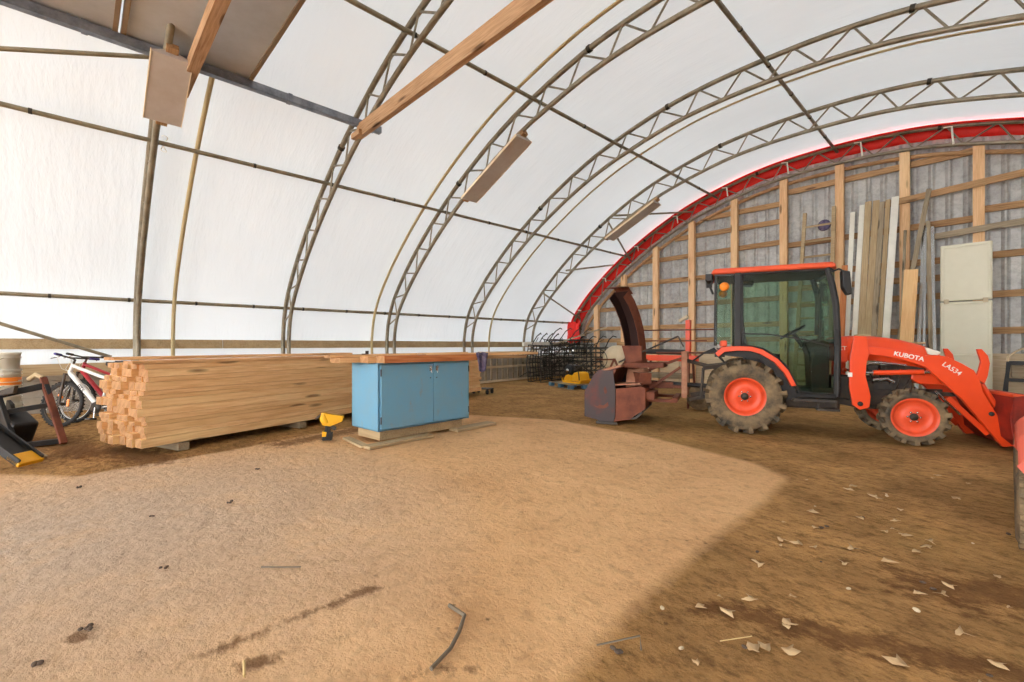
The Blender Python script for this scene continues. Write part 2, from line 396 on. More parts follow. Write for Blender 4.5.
MUD = [(-2.26, .22, -2.18, .52, .04), (-2.18, .52, -2.2, 1.12, .022), (-1.97, .42, -2.03, .6, .035), (-1.53, .92, -1.42, 1.08, .04), (-2.7, 0, -2.68, .03, .03), (-2.2, .95, -2.18, 1.15, .03), (-7.3, .3, -6.3, .6, .35), (-8.6, -.3, -7.2, .1, .4), (-6.2, 1.9, -6.6, 3.4, .25), (-.2, 3.2, .4, 3.6, .25), (-.9, 2.2, .1, 2.6, .12)]
mud = np.zeros(xr.shape)
for (ax, ay, bx, by, w) in MUD:
    t = np.clip(((xr-ax)*(bx-ax)+(yr-ay)*(by-ay))/((bx-ax)**2+(by-ay)**2), 0, 1)
    mud = np.maximum(mud, np.clip(1-np.hypot(xr-ax-t*(bx-ax), yr-ay-t*(by-ay))/(w*1.8), 0, 1))
attr('mud', mud)
fl = bpy.data.objects.new('floor', me); C.objects.link(fl); tag(fl, 'packed earth floor, pale sand on the left and dark dirt on the right', kind='structure')
me = None

# knee walls, trim planks, gable wall
for side, sx in (('left', -1), ('right', 1)):
    x = APX+sx*9.24
    m = MB()
    for k in range(3): m.box((x+sx*.01*(k % 2), -.2, .148+k*.296), (.18, 30.1, .297))
    tag(m.build('wall_'+side, 'concrete', None, .01), 'low grey block wall along the foot of the tent', kind='structure')
    m = MB(); L0 = -6
    for k in range(7): m.box((APX+sx*9.075, -14.3+4.16*k+2.08, 1.27), (.035, 4.15, .19))
    tag(m.build('trim_'+('1' if sx < 0 else '2'), 'plank', None, .004), 'long tan plank running along the side of the tent at chest height', kind='structure')
m = MB(); xs = np.arange(-9.36, 9.37, .03); prof = []
pts = []
for xx in xs:
    k = ((xx+20) % .30)/.30; d = 0 if k < .6 else .04*math.sin((k-.6)/.4*PI)
    pts.append((xx, 14.83-d))
zt = offset(OUT, -.05)
vs = []; top = []
for xx, yy in pts:
    z1 = zin(xx, zt) if abs(xx) < 8.99 else 1.9
    vs += [(xx+APX, yy, -.05), (xx+APX, yy, z1)]
m.add(vs, [(2*i, 2*i+1, 2*i+3, 2*i+2) for i in range(len(pts)-1)], False)
tag(m.build('wall_back', 'steel'), 'grey mottled corrugated steel sheeting closing the gable end', kind='structure')
m = MB()
for k in range(8): m.box((-11.9+1.22+k*2.44*.93, 14.79, .53), (2.25, .03, 1.06))
tag(m.build('trim_3', 'ply', None, .003), 'pale plywood kick panels along the foot of the gable wall', kind='structure')
# red fabric border at the gable
o1 = offset(OUT, -.03); o2 = offset(OUT, .2); rows = []
for k, (a, b) in enumerate(zip(o1, o2)):
    if a.y < 1.35: continue
    w = .03*math.sin(k*1.9); rows.append((a, b+(a-b)*w))
m = MB(); vs = []
for k, (a, b) in enumerate(rows):
    c = (a+b)/2
    vs += [(a.x+APX, 14.35, a.y), (a.x+APX, 14.72, a.y-.0), (c.x+APX, 14.74-.03*math.sin(k*1.3), c.y), (b.x+APX, 14.76, b.y)]
m.add(vs, [(4*i+j, 4*i+j+1, 4*i+j+5, 4*i+j+4) for i in range(len(rows)-1) for j in range(3)], True)
sol = m.build('trim_4', 'red'); mod = sol.modifiers.new('s', 'SOLIDIFY'); mod.thickness = .008
tag(sol, 'bright red fabric border following the arch of the gable wall', kind='structure')
# red gathered fabric tail at left foot
m = MB(); vs = []
for i in range(15):
    for j in range(9):
        vs.append((APX-8.98+i*.045+.03*math.sin(j), 14.3+.05*math.sin(i*1.5+j*.4), 1.35+j*.1+.04*math.sin(i*1.1)))
m.add(vs, [(i*9+j, i*9+j+1, (i+1)*9+j+1, (i+1)*9+j) for i in range(14) for j in range(8)], True)
o = m.build('fabric_tail', 'red'); o.modifiers.new('s', 'SOLIDIFY').thickness = .006
tag(o, 'gathered red fabric tail hanging at the left foot of the gable arch', 'fabric')

# ------------------------------------------------------------------ trusses
TR = [Y0+DY*k for k in range(6)]; TR[-1] = YB-.08
ORD = ['nearest the camera at the far left', 'second from the left, carrying the wooden beam', 'third from the left, with a long light fixture', 'fourth from the left, between the two long light fixtures',
       'fifth from the left, just before the gable wall', 'against the red border of the gable wall']
web_o = resample(OUT, .86); web_i = [None]*len(web_o)
for k, Yt in enumerate(TR):
    t = empty('roof_truss', (APX, Yt, .95), label='curved galvanised steel arch truss, '+ORD[k], cat='truss', group='arch trusses of the tent')
    base = Vector((APX, Yt, .95))
    def L(p, dy=0): return (p.x, dy, p.y-.95)
    r = .047
    m = MB(); m.tube([L(p) for p in OUT], r, 8); m.build('outer_chord', 'chord', t)
    inn = [p for p in INN]
    m = MB(); m.tube([L(p) for p in inn], r*.95, 8); m.build('inner_chord', 'chord', t)
    ii = resample(INN, .86*.95)
    N = min(len(web_o), len(ii))
    wo = resample(OUT, .86); nseg = len(wo)-1
    wi = [INN[min(range(len(INN)), key=lambda q: (INN[q]-((wo[j]+wo[j+1])/2)).length)] for j in range(nseg)]
    for j in range(nseg):
        if wo[j].x > (5.5 if k > 1 else 3): break
        if wo[j].y < 1.2: continue
        MB().tube([L(wo[j]), L(wi[j])], .018, 6).build('web_brace', 'chord', t)
        MB().tube([L(wi[j]), L(wo[j+1])], .018, 6).build('web_brace', 'chord', t)
    # splice clamps on the outer chord
    for s0 in (-5.6, -1.9, 1.9):
        q = min(range(len(OUT)), key=lambda i: abs(OUT[i].x-s0))
        MB().tube([L(OUT[q]), L(OUT[q].lerp(OUT[q+1], .35))], r*1.35, 8).build('splice_clamp', 'coupler', t)
    for q in (OUT[0], INN[0]): MB().box((q.x, 0, .0), (.16, .16, .02)).build('foot_plate', 'chord', t)
    if k == 5:
        for j in range(2, nseg-2, 2):
            a = wo[j]
            if a.x > 4: break
            c = a.lerp(wi[j], .25); e = a.lerp(wi[j], .95)
            MB().tube([(c.x-.12, -.10, c.y-.95+.08), (c.x+.02, -.10, c.y-.95+.06), (c.x+.05, -.10, e.y-.95)], .02, 6).build('pale_strap', 'white', t)

PUR = [(-8.92, 2.14, 'lowest of the purlins, along the side wall just above the plank'), (-6.25, 4.45, 'second purlin up the left side, below the light fixtures'),
       (-3.15, 5.90, 'third purlin up, crossing the wooden beam'), (0, 6.38, 'ridge purlin at the crown of the roof'), (3.5, 5.80, 'purlin just right of the ridge')]
for s, z, lb in PUR:
    t = empty('purlin', (APX+s, -6, z), label='thin galvanised pipe, '+lb, cat='pipe', group='lengthwise purlin pipes')
    MB().tube([(0, 0, 0), (0, 20.6, 0)], .036, 8).build('pipe', 'pipe', t)
    for k in range(14):
        y = 6+k*1.1-.4 if s < -8 else 6+k*DY*.5-.5
        if 0 < y < 20.2: MB().tube([(0, y, 0), (0, y+.04, 0)], .042, 8).build('coupler', 'coupler', t)
# seam straps
for Yt, lb in ((1.43, 'nearest the camera, left of the second arch'), (5.88, 'running up beside the wooden beam'), (10.15, 'farthest, between the fourth and fifth arches')):
    sp = [p for p in offset(OUT, -.0)]
    m = MB(); vs = []
    for p in sp: vs += [(p.x+APX, Yt-.035, p.y-.015), (p.x+APX, Yt+.035, p.y-.015)]
    m.add(vs, [(2*i, 2*i+1, 2*i+3, 2*i+2) for i in range(len(sp)-1)], True)
    o = m.build('seam_strap', 'strap'); o.modifiers.new('s', 'SOLIDIFY').thickness = .01
    tag(o, 'thin yellowish strap lining the fabric seam, '+lb, 'strap', 'yellowish seam straps')
# wind braces
def pipe(a, b, r, lb, mat='pipe', group='diagonal brace pipes', name='brace_pipe', cat='pipe'):
    a = Vector(a); b = Vector(b); m = MB(); m.tube([(0, 0, 0), tuple(b-a)], r, 8); o = m.build(name, mat); o.location = a
    return tag(o, lb, cat, group)
XS = APX-8.85
pipe((XS, .83, 3.50), (XS-.0, -2.0, 4.50), .022, 'upper sloping brace pipe at the far left edge, falling towards the nearest arch')
pipe((XS, .83, 3.30), (XS, -2.0, 2.12), .03, 'middle brace pipe at the far left edge, rising towards the nearest arch')
pipe((XS+.1, .45, 1.02), (XS+.1, -2.0, 2.05), .03, 'lowest brace pipe at far left, ending above the bicycles')
pipe((-7.85, .83, 5.2), (-8.45, -2, 4.45), .03, 'short brace pipe running level to the left edge beside the first light fixture')
pipe((APX-7.0, TR[4], 3.75), (APX-6.9, TR[5], 4.25), .03, 'brace pipe rising from the fifth arch to the red border')
pipe((APX-8.1, TR[4], 3.1), (APX-8.5, TR[5], 2.3), .03, 'short brace pipe dropping to the gable behind the black chute')
pipe((APX-5.1, TR[4], 5.2), (APX-3.9, TR[5], 5.6), .03, 'brace pipe at the top end of the farthest light fixture')
pipe((APX-5.3, TR[4], 5.0), (APX-6.2, TR[5], 4.3), .03, 'brace pipe passing behind the farthest light fixture')

# ------------------------------------------------------------------ gable posts and girts
girts = [1.5, 1.95, 2.4, 2.95, 3.45, 4.05, 4.75, 5.35]
posts = [-10.55, -9.33, -8.04, -6.75, -5.41, -4.06, -2.74, -1.43, -.17, 1.12, 2.4, 3.7, 4.9]
side_note = ['farthest left, beside the foot of the arch', 'second from the left, behind the black chute', 'third from the left, right of the black chute', 'fourth from the left, above the orange splitter upright',
             'directly behind the rear edge of the tractor cab', 'behind the tractor cab, left of the ladder', 'between the ladder and the leaning boards', 'right of the leaning boards', 'behind the cream folding table']
for k, x in enumerate(posts):
    zt_ = zin(x-APX, INN)-.03
    if zt_ < 1.3: continue
    lb = 'sawn timber gable post, '+(side_note[k] if k < 9 else ['first','second','third','fourth'][k-9]+' one right of the cream folding table')
    board('timber_post', (x, 14.60, 0.02), (x, 14.60, zt_), .19, .14, 'post', up=(0, 1, 0), label=lb, cat='post', group='gable wall posts')
def lim(z): return max([abs(p.x) for p in INN if p.y > z+.08] or [0])-.05
rows_ = {0: [1.42, 1.88, 2.60, 3.46, 4.22, 5.0], 1: [1.42, 1.88, 2.60, 3.46, 4.22, 4.85, 5.35], 2: [1.57, 2.38, 2.85, 3.25, 4.1, 5.62], 3: [1.57, 2.38, 3.25, 4.3], 4: [1.57, 2.38, 3.25]}
wh = ['left of the third post', 'behind the tractor cab and blower', 'behind the ladder and leaning boards', 'right of the cream folding table', 'far right of the gable']
rk = ['lowest', 'second', 'third', 'fourth', 'fifth', 'sixth', 'seventh']
for sg, (xa, xb) in enumerate(((-12, -8.04), (-8.04, -4.06), (-4.06, -.17), (-.17, 3.7), (3.7, 6.2))):
    for q, z in enumerate(rows_[sg]):
        a = max(xa, APX-lim(z)); b = min(xb, APX+lim(z))
        if b-a < .5: continue
        board('girt_board', (a, 14.74, z), (b, 14.74, z+random.uniform(-.02, .05)), .05, .15, 'girt', label='brown girt board, %s row up, %s' % (rk[q], wh[sg]), cat='board', group='gable girts')
board('girt_board', (-1.95, 14.5, 4.72), (1.5, 14.5, 4.98), .05, .15, 'girt', label='long slanting brown board across the gable posts above the cream table', cat='board', group='gable girts')
board('girt_board', (-.9, 14.49, 3.78), (1.6, 14.49, 3.95), .04, .14, 'oldwood', label='short pale board slanting across the post just above the cream table', cat='board', group='gable girts')
# curved timber under the gable arch
m = MB(); ic = [p for p in offset(OUT, .56) if p.y > 1.6]
m.tube([(p.x+APX, 14.7, p.y) for p in ic], .055, 6)
tag(m.build('curved_rib', 'girt'), 'brown curved timber rib following the inside of the gable arch', 'rib')

# ------------------------------------------------------------------ loft, beam, channel, fixtures
t = empty('steel_channel', (-7.6, -2.2, 5.12), label='long galvanised double channel bar under the loft at top left', cat='channel')
m = MB()
for dx in (-.045, .045):
    m.box((dx, 3.05, 0), (.012, 6.2, .11)); m.box((dx*.6, 3.05, .05), (.05, 6.2, .01)); m.box((dx*.6, 3.05, -.05), (.05, 6.2, .01))
m.build('channel', 'channel', t)
for y in (2.25, 4.6, 6.0): MB().box((0, y, 0), (.13, .06, .125)).build('bolt_plate', 'channel', t)
board('wooden_beam', (-7.62, 3.56, 4.98), (2.0, 3.56, 4.98), .09, .24, 'beam', label='long stained wooden beam spanning from the second arch towards upper centre', cat='beam')
board('cut_block', (-7.72, 3.5, 4.90), (-7.42, 3.5, 4.90), .09, .09, 'beam', label='small wood block under the left end of the long beam', cat='block')
board('loft_joist', (-8.12, 1.10, 4.96), (-2.0, 1.10, 4.96), .13, .17, 'beam', label='knotty wooden joist under the loft sheets, its end poking past the channel', cat='joist')
for k, (a, b) in enumerate(((-2.2, .36), (.38, 1.88))):
    m = MB(); m.box((0, (a+b)/2, 0), (4.9, b-a, .03)); o = m.build('loft_sheet', 'panel', None, .004); o.location = (-5.25, 0, 5.22)
    for y in (a+.03, b-.03): MB().box((0, y, -.03), (4.9, .05, .03)).build('edge_strip', 'sheet_edge', o)
    MB().box((-2.42, (a+b)/2, -.03), (.05, b-a-.12, .03)).build('edge_strip', 'sheet_edge', o)
    tag(o, 'grey-beige loft sheet lying on the channel, '+('larger one at the very corner' if k == 0 else 'the one nearer the wooden beam'), 'sheet', 'loft sheets')
def fixture(Yt, sa, sb, dy, lb, wd=.42):
    pa = min(INN, key=lambda p: abs(p.x-sa) if p.x < 0 else 9); pb = min(INN, key=lambda p: abs(p.x-sb) if p.x < 0 else 9)
    a = Vector((sa, zin(sa))); b = Vector((sb, zin(sb))); d = (b-a).normalized(); ang = math.atan2(d.y, d.x); L = (b-a).length
    t = empty('light_fixture', (a.x+APX, Yt+dy, a.y), label=lb, cat='light fixture', group='long tube light fixtures')
    t.rotation_euler = (0, -ang, 0)
    m = MB(); h = wd/2
    prof = [(-h, -.17), (-h, -.14), (-.08, -.06), (.08, -.06), (h, -.14), (h, -.17)]
    m.prism([(p[0], p[1]) for p in prof], 0, L, 'yz'); m.build('housing', 'fixture', t, .003)
    m = MB(); m.box((L/2, -h-.006, -.15), (L, .012, .05)); m.box((L/2, h+.006, -.15), (L, .012, .05)); m.build('rim_strip', 'fixture_edge', t)
    for x in (-.05, L+.02): MB().box((x, 0, -.06), (.12, .13, .09)).build('mounting_block', 'girt', t)
    board_ = MB().box((L/2, -.02, -.03), (L+.1, .07, .04)).build('batten', 'girt', t)
    return t
fixture(TR[0], -5.45, -4.5, 0.04, 'light fixture nearest the camera, hung on the first arch beside the loft')
fixture(TR[2], -5.35, -3.6, 0.02, 'light fixture near the picture centre, hung on the third arch')
fixture(TR[4], -5.35, -3.75, 0.0, 'farthest and smallest light fixture, hung on the fifth arch')
m = MB(); pts = []
for i in range(40):
    a = i/39*PI*1.8; pts.append((.14*math.cos(a), .03*math.sin(3*a), .12*math.sin(a)))
m.tube(pts, .006, 6); o = m.build('cable_loop', 'white'); o.location = (-9.2, 1.0, 4.5); tag(o, 'thin cable looped on the first arch below its light fixture', 'cable')

# ------------------------------------------------------------------ lumber stack
D = math.radians(109); dv = Vector((math.cos(D), math.sin(D), 0)); nv = Vector((math.cos(D+PI/2), math.sin(D+PI/2), 0))
S0 = Vector((-6.50, .50, 0)); SL = 7.25
rows = 13; cols = 7; bw = .93/cols
RH = [1.35, .8, 1.2, .6, .9, 1.3, 1.25, .7, .7, 1.35, .8, 1.2, .85]; RH = [q*.94/sum(RH) for q in RH]; RZ = [sum(RH[:q]) for q in range(rows)]
for r in range(rows):
    for c in range(cols):
        back = c > 0 and c < cols-1 and r not in (0, rows-1)
        j0 = random.uniform(-.05, .07)
        if r > rows-3: j0 += .05
        if c == 0: j0 = [.0, .05, .03, .06, .04, -.04, .0, -.02, .03, .05, .08, .07, .04][r]
        w = bw-.003; h = RH[r]-.003
        jn = random.uniform(-.012, .012) if c in (0, cols-1) else 0
        off = nv*(bw*(c+.5)+jn)
        z = .095+RZ[r]+RH[r]/2
        a = S0+off+dv*j0; b = S0+off+dv*(SL+random.uniform(-.12, .05)); a.z = z; b.z = z
        od = ['first', 'second', 'third', 'fourth', 'fifth', 'sixth', 'seventh', 'eighth', 'ninth', 'tenth', 'eleventh', 'twelfth', 'topmost']
        lb = 'sawn board on the open face of the big lumber stack, %s layer up' % od[r] if c == 0 else 'sawn board of the big lumber stack, %s layer up, %s from the open face' % (od[r], od[c])
        board('lumber_board', a, b, w, h, 'lumber', label=lb, cat='board', group='boards of the big lumber stack: '+('face' if c == 0 else 'top' if r == rows-1 else 'inside'))
for k, (n0, n1, s0, s1, zz, lb) in enumerate([(.10, .10, -.08, 3.3, .02, 'loose board on top of the lumber stack, nearest its open face'), (.30, .28, .15, 3.9, .02, 'loose board on the lumber stack, middle of the three laid on top'),
                                              (.62, .60, -.05, 3.5, .055, 'loose board on the lumber stack, farthest back and highest'), (.50, .45, 3.6, 7.2, .02, 'loose board on the far half of the lumber stack')]):
    a = S0+nv*n0+dv*s0; b = S0+nv*n1+dv*s1; a.z = b.z = 1.035+zz
    board('loose_board', a, b, .2 if k != 2 else .24, .035, 'top', label=lb, cat='board', group='loose boards on the lumber stack')
for k, s in enumerate((.42, 2.05, 3.9, 6.4)):
    a = S0+dv*s-nv*.03; b = S0+dv*s+nv*1.0; a.z = b.z = .045
    board('bearer_block', a, b, .12, .09, 'oldwood', label=['square bearer under the near end of the lumber stack', 'second bearer from the near end under the lumber stack', 'third bearer under the lumber stack, behind the yellow nailer', 'farthest bearer under the lumber stack, behind the blue cabinet'][k], cat='block', group='bearers under the lumber stack')
o = MB().box((0, 0, 0), (.1, .06, .02)).box((0, -.03, .03), (.02, .02, .06)).box((.04, -.03, .03), (.02, .02, .06)).build('metal_clip', 'dark'); p = S0+nv*.12+dv*3.45
o.location = (p.x, p.y, 1.085); o.rotation_euler = (0, 0, D); tag(o, 'small dark metal clip on top of the lumber stack', 'clip')

# ------------------------------------------------------------------ blue cabinet with worktop
CY = math.radians(3.8)
cab = empty('storage_cabinet', (-5.27, 2.71, 0), CY, label='worn blue two-door steel cabinet standing on planks', cat='cabinet')
W, Dp = 1.52, .66   # local: y along the front, -x into depth
m = MB(); z0, z1 = .16, 1.02
m.box((-Dp+.01, W/2, (z0+z1)/2), (.02, W, z1-z0)); m.box((-Dp/2, .01, (z0+z1)/2), (Dp, .02, z1-z0)); m.box((-Dp/2, W-.01, (z0+z1)/2), (Dp, .02, z1-z0))
m.box((-Dp/2, W/2, z1-.01), (Dp, W, .02)); m.box((-Dp/2, W/2, z0+.01), (Dp, W, .02)); m.box((-.01, W/2, z1-.03), (.02, W, .06)); m.box((-.01, W/2, z0+.01), (.02, W, .02))
m.box((-.01, .02, (z0+z1)/2), (.02, .04, z1-z0)); m.box((-.01, W-.02, (z0+z1)/2), (.02, .04, z1-z0))
m.build('body', 'blue', cab, .003)
MB().box((-Dp/2-.02, W/2, .095), (Dp-.12, W-.14, .13)).build('plinth', 'plank', cab, .003)
for k, (ya, yb) in enumerate(((.03, W*.555-.003), (W*.555+.003, W-.03))):
    d = MB().box((.011, (ya+yb)/2, (z0+z1)/2+.0), (.02, yb-ya, z1-z0-.05)).build('door', 'blue', cab, .004)
    yh = yb-.05 if k == 0 else ya+.05
    MB().box((.026, yh, .93), (.01, .035, .07)).lathe([(.0, .0), (.014, .0), (.014, .02), (0, .022)], (.03, yh, .945), 'x', 12).build('latch', 'chrome', d, .002)
    MB().tube([(.03, yh, .93), (.05, yh, .925), (.05, yh, .87)], .007, 6).build('handle', 'chrome', d)
    MB().lathe([(0, 0), (.008, 0), (.008, .006), (0, .007)], (.022, yh, .8), 'x', 10).build('keyhole', 'dark', d)
    ye = ya-.004 if k == 0 else yb+.004
    for zh in (.3, .9): MB().tube([(.022, ye, zh-.045), (.022, ye, zh+.045)], .009, 8).build('hinge', 'dark', d)
def cl(x, y): return (-5.27+x*math.cos(CY)-y*math.sin(CY), 2.71+x*math.sin(CY)+y*math.cos(CY))
def cboard(name, ax, ay, bx, by, z, w, h, mat, **kw):
    a = cl(ax, ay); b = cl(bx, by); return board(name, (a[0], a[1], z), (b[0], b[1], z), w, h, mat, **kw)
gW = 'planks laid across the blue cabinet'
cboard('worktop_plank', .0, .03, .0, 1.62, 1.068, .19, .09, 'redwood', label='thick reddish plank along the front edge above the blue cabinet doors', cat='board', group=gW)
cboard('worktop_plank', -.2, -.08, -.2, 1.75, 1.062, .19, .08, 'top', label='pale plank directly behind the thick reddish one on the blue cabinet', cat='board', group=gW)
cboard('worktop_plank', -.42, -.35, -.42, 2.35, 1.055, .22, .06, 'top', label='wide pale plank in the middle of the blue cabinet top', cat='board', group=gW)
cboard('worktop_plank', -.62, -.28, -.64, 3.0, 1.055, .17, .06, 'top', label='pale plank at the rear of the blue cabinet top', cat='board', group=gW)
cboard('worktop_plank', -.33, .9, -.12, 3.15, 1.108, .26, .04, 'top', label='long loose plank on the cabinet top, jutting far past its right end', cat='board', group=gW)
cboard('worktop_plank', -.12, 1.75, .02, 2.75, 1.06, .13, .05, 'girt', label='short dark red plank jutting past the right end of the cabinet top', cat='board', group=gW)
cboard('worktop_plank', -.5, -.42, -.55, 1.5, 1.105, .14, .035, 'top', label='thin loose plank on the left rear of the cabinet top', cat='board', group=gW)
# stack of boards behind cabinet right end (darker ends) stays part of big stack; planks under the cabinet
board('ground_plank', cl(.09, -.22)+(.018,), cl(.03, .78)+(.018,), .17, .035, 'plank', label='flat plank on the ground under the left front of the blue cabinet', cat='board', group='planks under the cabinet')
board('ground_plank', cl(-.62, -.1)+(.018,), cl(.04, -.2)+(.018,), .1, .03, 'plank', label='narrow plank on the ground at the left side of the blue cabinet', cat='board', group='planks under the cabinet')
board('ground_plank', cl(.0, 1.22)+(.02,), cl(-.02, 2.02)+(.02,), .2, .04, 'plank', label='flat plank on the ground poking out right of the blue cabinet', cat='board', group='planks under the cabinet')
# rag
m = MB(); vs = []; q = cl(.07, 1.66)
for i in range(9):
    for j in range(8):
        u = i/8; v = j/7; w = .24-.08*v
        vs.append((.02+.03*math.sin(u*9+v*2)+.03*v, (u-.5)*w, -.22*v-.0+.01*math.sin(u*12)+(.0 if j else .02)-.04*v*(1-4*(u-.5)**2)))
m.add(vs, [(i*8+j, i*8+j+1, (i+1)*8+j+1, (i+1)*8+j) for i in range(8) for j in range(7)], True)
o = m.build('rag', 'navy'); o.location = (q[0]+.02, q[1]+.02, 1.115); o.rotation_euler = (0, 0, CY); o.modifiers.new('s', 'SOLIDIFY').thickness = .02
tag(o, 'dark purple-blue cloth hanging off the right front corner of the cabinet top', 'cloth')
# small castored dolly behind cabinet
t = empty('dolly', (-9.02, 7.55, 0), D, label='small dark wheeled dolly at the far end of the lumber stack', cat='dolly')
MB().box((0, 0, .13), (.25, .5, .03)).build('deck', 'black', t, .005)
for a, b in ((-1, -1), (1, -1), (-1, 1), (1, 1)): MB().lathe([(0, -.02), (.055, -.02), (.06, -.01), (.06, .01), (.055, .02), (0, .02)], (a*.12, b*.2, .06), 'y', 16).build('wheel', 'rubber_clean', t)

# nailer
t = empty('framing_nailer', (-6.02, 2.36, 0), math.radians(60), label='yellow and black framing nailer standing by the blue cabinet', cat='power tool')
m = MB(); m.tube([(-.03, 0, .36), (-.03, 0, .28), (.0, 0, .22)], .05, 14, rs=[.035, .055, .05]); m.prism([(-.05, .2), (.05, .18), (.2, .24), (.22, .31), (.1, .33), (-.03, .36)], -.035, .035); m.build('body', 'yellow', t, .008)
MB().prism([(.0, .2), (.05, .2), (.05, .10), (.0, .10)], -.025, .025).tube([(.02, 0, .2), (.0, 0, .08)], .03, 10).build('handle', 'black', t, .006)
MB().prism([(-.05, .0), (.07, .0), (.08, .1), (-.04, .12)], -.04, .04).build('battery', 'black', t, .008)
MB().prism([(-.05, .05), (.0, .05), (.01, .11), (-.045, .12)], -.045, .045).build('battery_cap', 'yellow', t, .006)
MB().box((.03, 0, .19), (.2, .03, .05), Matrix.Rotation(.5, 3, 'Y')).tube([(-.06, 0, .34), (-.13, 0, .28)], .016, 8).build('magazine', 'dark', t, .003)

# ------------------------------------------------------------------ tractor
TY = math.radians(22.5); TP = Vector((-2.371, 6.777, 0))+.65*Vector((-math.sin(TY), math.cos(TY), 0))
T = empty('tractor', TP, TY, label='orange compact cab tractor with front loader standing on the dirt', cat='tractor')
def wheel(name, x, y, R, w, rr, nl, flip=1, steer=0):
    """tyre with lugs, rim and hub; outer face looks to -y when flip = 1"""
    t = MB(); h = w/2
    prof = [(rr, -h*.75), (rr+.03, -h), (R*.86, -h*1.02), (R*.95, -h*.85), (R*.965, 0), (R*.95, h*.85), (R*.86, h*1.02), (rr+.03, h), (rr, h*.75)]
    prof = [(p_[0] if p_[0] < R*.9 else p_[0]-.03, p_[1]) for p_ in prof]; t.lathe(prof, (0, 0, 0), 'y', 40)
    for k in range(nl):
        for sd in (-1, 1):
            a = 2*PI*(k+(.5 if sd > 0 else 0))/nl; da = .16
            q = []
            for (yy, ad, hw) in ((sd*.02*w, 0, .022), (sd*h*.98, da, .030)):
                for s2 in (-1, 1):
                    aa = a+ad+s2*hw/R
                    for rad in (R*.88, R*1.0):
                        q.append((rad*math.cos(aa), yy, rad*math.sin(aa)))
            for s2 in (-1, 1):
                aa = a+da+s2*.028/R
                for rad in (R*.80, R*.965): q.append((rad*math.cos(aa), sd*h*1.07, rad*math.sin(aa)))
            t.add(q, [(0, 2, 3, 1), (1, 3, 7, 5), (0, 1, 5, 4), (2, 6, 7, 3), (5, 7, 11, 9), (4, 5, 9, 8), (6, 10, 11, 7), (8, 9, 11, 10)])
    e = bpy.data.objects.new(name, None); C.objects.link(e); e.parent = T; e.location = (x, y, R); e.rotation_euler = (0, 0, steer+(0 if flip > 0 else PI))
    t.build('tyre', 'rubber', e)
    m = MB(); m.lathe([(rr+.012, -h*.78), (rr-.012, -h*.80), (rr-.03, -h*.55), (rr*.84, -h*.42), (rr*.80, -h*.2), (rr*.35, -h*.38), (rr*.32, -h*.5), (0, -h*.5)], (0, 0, 0), 'y', 40)
    m.lathe([(rr, h*.78), (rr*.8, h*.3), (rr*.8, -h*.2)], (0, 0, 0), 'y', 40); m.build('rim', 'rim', e)
    m = MB(); m.lathe([(0, -h*.72), (rr*.16, -h*.7), (rr*.2, -h*.5)], (0, 0, 0), 'y', 20); m.build('hub', 'dark', e)
    m = MB()
    for k in range(6): a = k*PI/3; m.lathe([(0, -h*.58), (.012, -h*.58), (.012, -h*.48)], (rr*.27*math.cos(a), 0, rr*.27*math.sin(a)), 'y', 6)
    m.build('wheel_nut', 'chrome', e)
wheel('rear_wheel', 0, -.49, .52, .33, .265, 16)
wheel('rear_wheel', 0, .49, .52, .33, .265, 16, -1)
wheel('front_wheel', 1.89, -.53, .35, .23, .235, 15, 1, math.radians(-4))
wheel('front_wheel', 1.89, .53, .35, .23, .235, 15, -1, math.radians(-4))
m = MB(); m.box((.2, 0, .55), (.7, .34, .42)); m.box((.85, 0, .5), (.7, .42, .3)); m.box((1.55, 0, .62), (.9, .36, .4)); m.box((1.9, 0, .45), (.8, .22, .16)); m.box((.0, 0, .52), (.2, .7, .22)); m.build('chassis', 'dark', T, .02)
m = MB(); m.tube([(0, -.33, .52), (0, .33, .52)], .1, 12); m.tube([(1.89, -.42, .36), (1.89, .42, .36)], .06, 12); m.tube([(1.89, -.36, .34), (1.89, -.36, .5)], .05, 10); m.tube([(1.89, .36, .34), (1.89, .36, .5)], .05, 10); m.build('axle', 'dark', T)
m = MB()
for (x, z, w, h) in ((1.5, .92, .25, .12), (1.75, .9, .2, .16), (1.62, .7, .3, .1), (1.95, .86, .2, .1)): m.box((x, -.2, z), (w, .06, h))
for k in range(6): m.tube([(1.4+.1*k, -.23, .95), (1.45+.1*k, -.25, .8), (1.5+.08*k, -.2, .66)], .012, 6)
m.build('engine', 'dark', T, .008)
m = MB(); m.tube([(1.55, -.27, .78), (1.7, -.28, .80), (1.78, -.26, .76)], .025, 8).tube([(1.5, -.28, 1.0), (1.6, -.29, 1.02), (1.9, -.27, .98)], .018, 8); m.build('exhaust_pipe', 'chrome', T)
